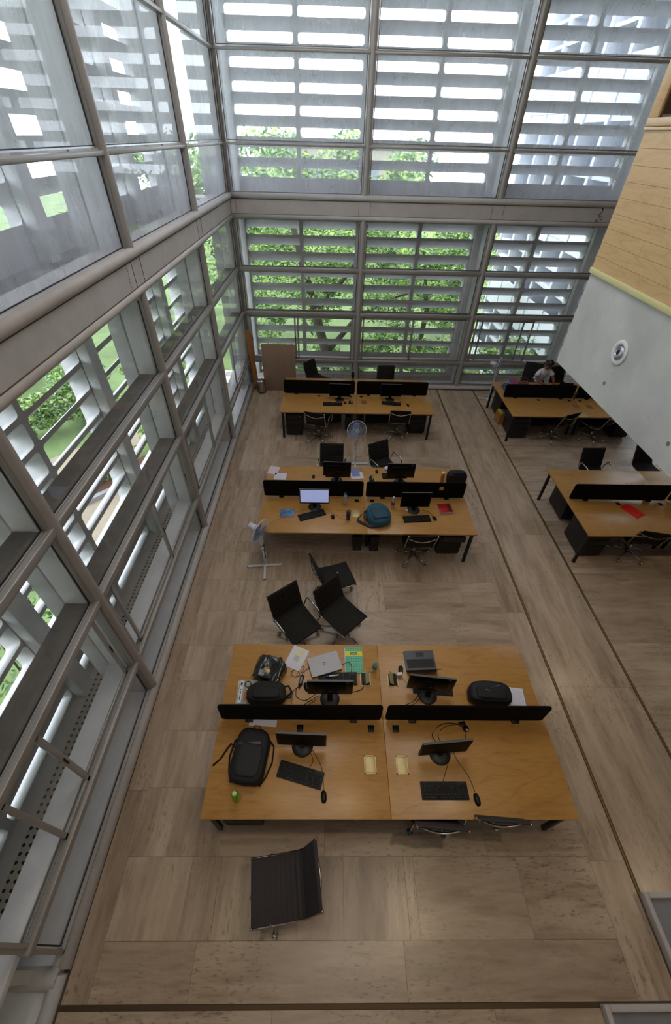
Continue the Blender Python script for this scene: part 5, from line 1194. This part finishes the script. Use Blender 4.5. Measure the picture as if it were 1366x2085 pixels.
# ---- pedestal fans
def fan(loc, head_z, head_rz, tilt, label, s=1.0, base_rz=0, dy=0):
    r = thing('pedestal_fan', label, 'fan', (*loc, 0), 0)
    b = MB()
    for k in range(4):
        a = R_(90*k+base_rz); b.box(.02, .30, -.022, .022, .006, .034, .008, M=RZ(a))
    b.cyl((0, 0, 0), (0, 0, .06), .05, .035).build('cross_base', M_WPL, r)
    ft = MB()
    for k in range(4): ft.box(.285, .305, -.024, .024, 0, .036, .004, M=RZ(R_(90*k+base_rz)))
    ft.build('end_cap', mat('fan_grey', 'a9abb5', .5), r)
    MB().cyl((0, 0, .05), (0, 0, .45), .016).cyl((0, 0, .45), (0, 0, head_z-.18), .011).cyl((0, 0, .42), (0, 0, .48), .022).build('pole', M_WPL, r)
    MB().box(-.03, .03, -.03, .03, head_z-.30, head_z-.08, .01).build('control_box', M_WPL, r)
    M = T3(0, 0, head_z) @ RZ(R_(head_rz)) @ RX(R_(tilt))          # head faces -y
    MB().cyl((0, .05, 0), (0, .19, 0), .058, .05, n=24, M=M).sell((0, .19, 0), (.05, .03, .05), M=M).box(-.02, .02, .08, .12, -.09, 0, M=M).build('motor', M_WPL, r)
    R = .205; g = MB()
    for (yy, k_) in ((-.055, 1), (.045, 1)):
        for ri in (.25, .5, .75): 
            g.tube([(R*ri*math.cos(2*PI*k/24), yy+(.02 if yy < 0 else -.01)*ri*ri, R*ri*math.sin(2*PI*k/24)) for k in range(24)], .0012, 4, closed=True, M=M)
        for k in range(44):
            a = 2*PI*k/44; e = (.05, yy) ; g.tube([(.04*math.cos(a), yy, .04*math.sin(a)), (R*.6*math.cos(a), yy+(.006 if yy < 0 else -.004), R*.6*math.sin(a)), (R*.93*math.cos(a), yy*.6, R*.93*math.sin(a)), (R*math.cos(a), 0, R*math.sin(a))], .0011, 4, M=M)
    g.build('guard', mat('guard_wire', 'c8ccd8', .35, .3), r)
    MB().tube([(R*math.cos(2*PI*k/40), 0, R*math.sin(2*PI*k/40)) for k in range(40)], .006, 8, closed=True, M=M).build('guard_rim', M_WPL, r)
    MB().cyl((0, -.058, 0), (0, -.05, 0), .042, n=24, M=M).build('badge_disc', mat('fan_badge', 'b8b0a8', .4), r)
    MB().cyl((0, -.03, 0), (0, .04, 0), .035, n=20, M=M).build('hub', mat('hub_blue', '8aa0d0', .4), r)
    for k in range(3):
        a = 2*PI*k/3+.4; mb = MB(); pts = []
        for i in range(11):
            t = i/10
            for sg in (0,): pass
        n = 10; V = []
        for i in range(n+1):
            rr_ = .03+.145*i/n; w2 = .075*math.sin(PI*(.18+.72*i/n)); V.append([(rr_, -w2, .018), (rr_, 0, 0), (rr_, w2*.9, -.018)])
        b_ = mb.bm; MM = M @ RY(a); rows = [[b_.verts.new(MM @ Vector((p[0], p[2], p[1]))) for p in row] for row in V]; rows2 = [[b_.verts.new(MM @ Vector((p[0], p[2]+.002, p[1]))) for p in row] for row in V]
        for rw in (rows, rows2):
            for A, B in zip(rw, rw[1:]):
                for q_ in (0, 1): f = b_.faces.new((A[q_], A[q_+1], B[q_+1], B[q_])); f.smooth = True
        mb.build('blade', mat('blade_blue', '7f9ad2', .25, trans=.25), r)
    return r
fan((1.212, 4.54), .86, 62, 10, 'white pedestal fan beside the left front corner of the middle desk', base_rz=5)
fan((2.86, 7.53), .88, 8, -18, 'white pedestal fan between the middle desk and the far desk', base_rz=3)
fan((6.78, 10.72), 1.02, 62, 5, 'white pedestal fan by the woman\'s desk near the window', base_rz=70)

# ---- bin, boards
r = thing('pedal_bin', 'small steel pedal bin in the far left corner', 'bin', (.33, 10.98, 0)); MB().lathe([(.001, .0), (.115, .0), (.118, .02), (.115, .03), (.113, .31), (.12, .32)], 32).build('body', M_ALC, r)
MB().lathe([(.121, .315), (.123, .335), (.10, .365), (.04, .38), (.001, .382)], 32).build('lid', M_CHR, r); MB().lathe([(.119, 0), (.121, .004), (.121, .02), (.118, .024)], 32, cap=False).build('base_ring', M_PLB, r); MB().box(-.03, .03, -.16, -.11, .008, .02, .004).build('pedal', M_PLB, r)
r = thing('leaning_board', 'brown board leaning upright against the far windows', 'board', (.86, 11.13, 0)); MB().box(-.455, .455, -.009, .009, 0, 1.29, .002, M=T3(0, -.06, .003) @ RX(R_(-4))).build('board', mat('brown_board', '8f7560', .75, 0, noise=.12, scale=2.5), r)
r = thing('wood_plank', 'long wooden plank standing upright in the far left corner', 'plank', (.17, 11.15, 0), R_(18)); MB().box(-.07, .07, -.022, .022, 0, 1.62, .003, M=RY(R_(-2.5)) @ RX(R_(-2))).build('plank', M_OAK, r)

# ---- the seated woman
def skin_obj(name, joints, edges, m, parent, sub=2, root=0, smooth_=True):
    me = bpy.data.meshes.new(name); me.from_pydata([j[0] for j in joints], edges, []); o = link(bpy.data.objects.new(name, me), parent)
    o.modifiers.new('s', 'SKIN')
    for i, j in enumerate(joints):
        sv = me.skin_vertices[0].data[i]; rr_ = j[1]; sv.radius = rr_ if isinstance(rr_, tuple) else (rr_, rr_); sv.use_root = (i == root)
    o.modifiers['s'].use_smooth_shade = True; o.modifiers['s'].branch_smoothing = .6
    ss = o.modifiers.new('u', 'SUBSURF'); ss.levels = sub; ss.render_levels = sub; me.materials.append(m); return o
def woman():
    r = thing('person', 'woman in a white polo shirt seated at the right far desk, looking down at it', 'person', (7.98, 10.62, 0), R_(6))
    SK = mat('skin', '7a4d38', .5, 0, noise=.05, scale=8); SH = mat('white_cotton', 'e2e2e8', .8, 0, noise=.03, scale=40, bump=.2); HR = mat('black_hair', '0c0908', .35, 0, noise=.3, scale=60, bump=.3); PN = mat('dark_trousers', '1a1c26', .8)
    J = [((0, .12, .52), (.13, .15)), ((0, .07, .68), (.105, .135)), ((0, -.02, .84), (.10, .135)), ((0, -.08, .955), (.085, .13)), ((0, -.105, 1.01), .052), ((.01, -.14, 1.07), .044), ((.015, -.17, 1.13), (.068, .072)), ((.02, -.175, 1.20), (.075, .078)), ((.02, -.165, 1.245), (.05, .055)),
         ((-.14, -.09, .955), .052), ((-.205, -.13, .87), .046), ((-.225, -.22, .775), .038), ((-.15, -.36, .757), .029), ((-.09, -.45, .757), .022),
         ((.14, -.09, .955), .052), ((.215, -.13, .87), .046), ((.235, -.24, .775), .038), ((.17, -.38, .757), .029), ((.12, -.46, .757), .022),
         ((-.10, .02, .52), .085), ((-.12, -.28, .53), .075), ((-.12, -.38, .48), .058), ((-.12, -.34, .25), .05), ((-.12, -.32, .09), .036), ((-.12, -.42, .04), .034),
         ((.10, .02, .52), .085), ((.12, -.28, .53), .075), ((.12, -.38, .48), .058), ((.12, -.34, .25), .05), ((.12, -.32, .09), .036), ((.12, -.42, .04), .034)]
    E_ = [(0, 1), (1, 2), (2, 3), (3, 4), (4, 5), (5, 6), (6, 7), (7, 8), (3, 9), (9, 10), (10, 11), (11, 12), (12, 13), (3, 14), (14, 15), (15, 16), (16, 17), (17, 18), (0, 19), (19, 20), (20, 21), (21, 22), (22, 23), (23, 24), (0, 25), (25, 26), (26, 27), (27, 28), (28, 29), (29, 30)]
    # hands: palm and five fingers as branches
    for (w0, sx, base) in ((13, -1, Vector((-.09, -.45, .757))), (18, 1, Vector((.12, -.46, .757)))):
        d = Vector((.28*(-sx)*1.0*.6, -1, -.08)).normalized(); side = Vector((-d.y, d.x, 0)).normalized()*(1 if sx < 0 else -1)
        palm = base+d*.045; pi = len(J); J.append((palm, (.026, .014))); E_.append((w0, pi))
        for k, (off, L) in enumerate(((-.028, .060), (-.010, .072), (.009, .068), (.026, .055))):
            p = palm+d*.035+side*off; i0 = len(J)
            for q, t in enumerate((0, .5, 1)): J.append((p+d*L*t+Vector((0, 0, -.012*t*t)), .0085-.001*q))
            E_ += [(pi, i0), (i0, i0+1), (i0+1, i0+2)]
        i0 = len(J); th = palm-side*.03+d*-.005
        J.append((th, .010)); J.append((th-side*.02+d*.03, .0085)); E_ += [(pi, i0), (i0, i0+1)]
    J = [(tuple(j[0]), j[1]) for j in J]
    body = skin_obj('body', J, E_, SK, r)
    sh = skin_obj('polo_shirt', [((0, .13, .50), (.15, .172)), ((0, .07, .68), (.125, .155)), ((0, -.02, .84), (.118, .152)), ((0, -.082, .955), (.10, .142)), ((0, -.105, .995), .066), ((-.14, -.088, .958), .068), ((-.20, -.125, .885), .068), ((-.215, -.15, .845), .07), ((.14, -.088, .958), .068), ((.21, -.125, .885), .068), ((.225, -.155, .845), .07)],
             [(0, 1), (1, 2), (2, 3), (3, 4), (3, 5), (5, 6), (6, 7), (3, 8), (8, 9), (9, 10)], SH, body)
    MB().tube([(.062*math.cos(a), -.112+.055*math.sin(a), 1.022+.012*math.sin(a)) for a in [2*PI*k/16 for k in range(17)]], .016, 8, flat=.6).build('collar', SH, sh)
    MB().sell((.06, -.185, .93), (.012, .006, .012)).build('chest_badge', mat('badge_dark', '402028', .6), sh)
    skin_obj('trousers', [((0, .12, .50), (.14, .165)), ((-.10, .02, .52), .10), ((-.12, -.28, .53), .088), ((-.12, -.39, .48), .07), ((-.12, -.34, .25), .06), ((-.12, -.32, .10), .052), ((.10, .02, .52), .10), ((.12, -.28, .53), .088), ((.12, -.39, .48), .07), ((.12, -.34, .25), .06), ((.12, -.32, .10), .052)],
             [(0, 1), (1, 2), (2, 3), (3, 4), (4, 5), (0, 6), (6, 7), (7, 8), (8, 9), (9, 10)], PN, body)
    HM = T3(.018, -.175, 1.155) @ RZ(R_(22)) @ RX(R_(32))       # head frame: face towards -y, bowed
    MB().sell((0, .018, .028), (.083, .098, .108), 1, 32, 20, lambda v: Vector((v.x, v.y if v.z > -.02 else max(v.y, -.0), v.z)) if v.y > -.055 or v.z > .05 else Vector((v.x*.97, -.050, v.z)), M=HM).build('hair', HR, body)
    MB().tube([(HM @ Vector(p))[:] for p in ((0, .10, .03), (0, .135, .01), (.0, .14, -.05), (-.01, .12, -.12))], .02, 8, rf=lambda t: .026-.016*t).build('ponytail', HR, body)
    for s in (-1, 1):
        MB().sell((s*.028, -.079, .012), (.013, .006, .006), M=HM).build('eye', mat('eye_dark', '14100e', .3), body)
        MB().sell((s*.028, -.081, .030), (.017, .004, .003), M=HM).build('eyebrow', HR, body)
        MB().sell((s*.078, .0, -.002), (.010, .018, .028), M=HM).build('ear', SK, body)
    MB().sell((0, -.088, -.012), (.011, .016, .022), M=HM).build('nose', SK, body); MB().sell((0, -.080, -.045), (.022, .008, .007), M=HM).build('mouth', mat('lips', '6a3030', .5), body)
woman()
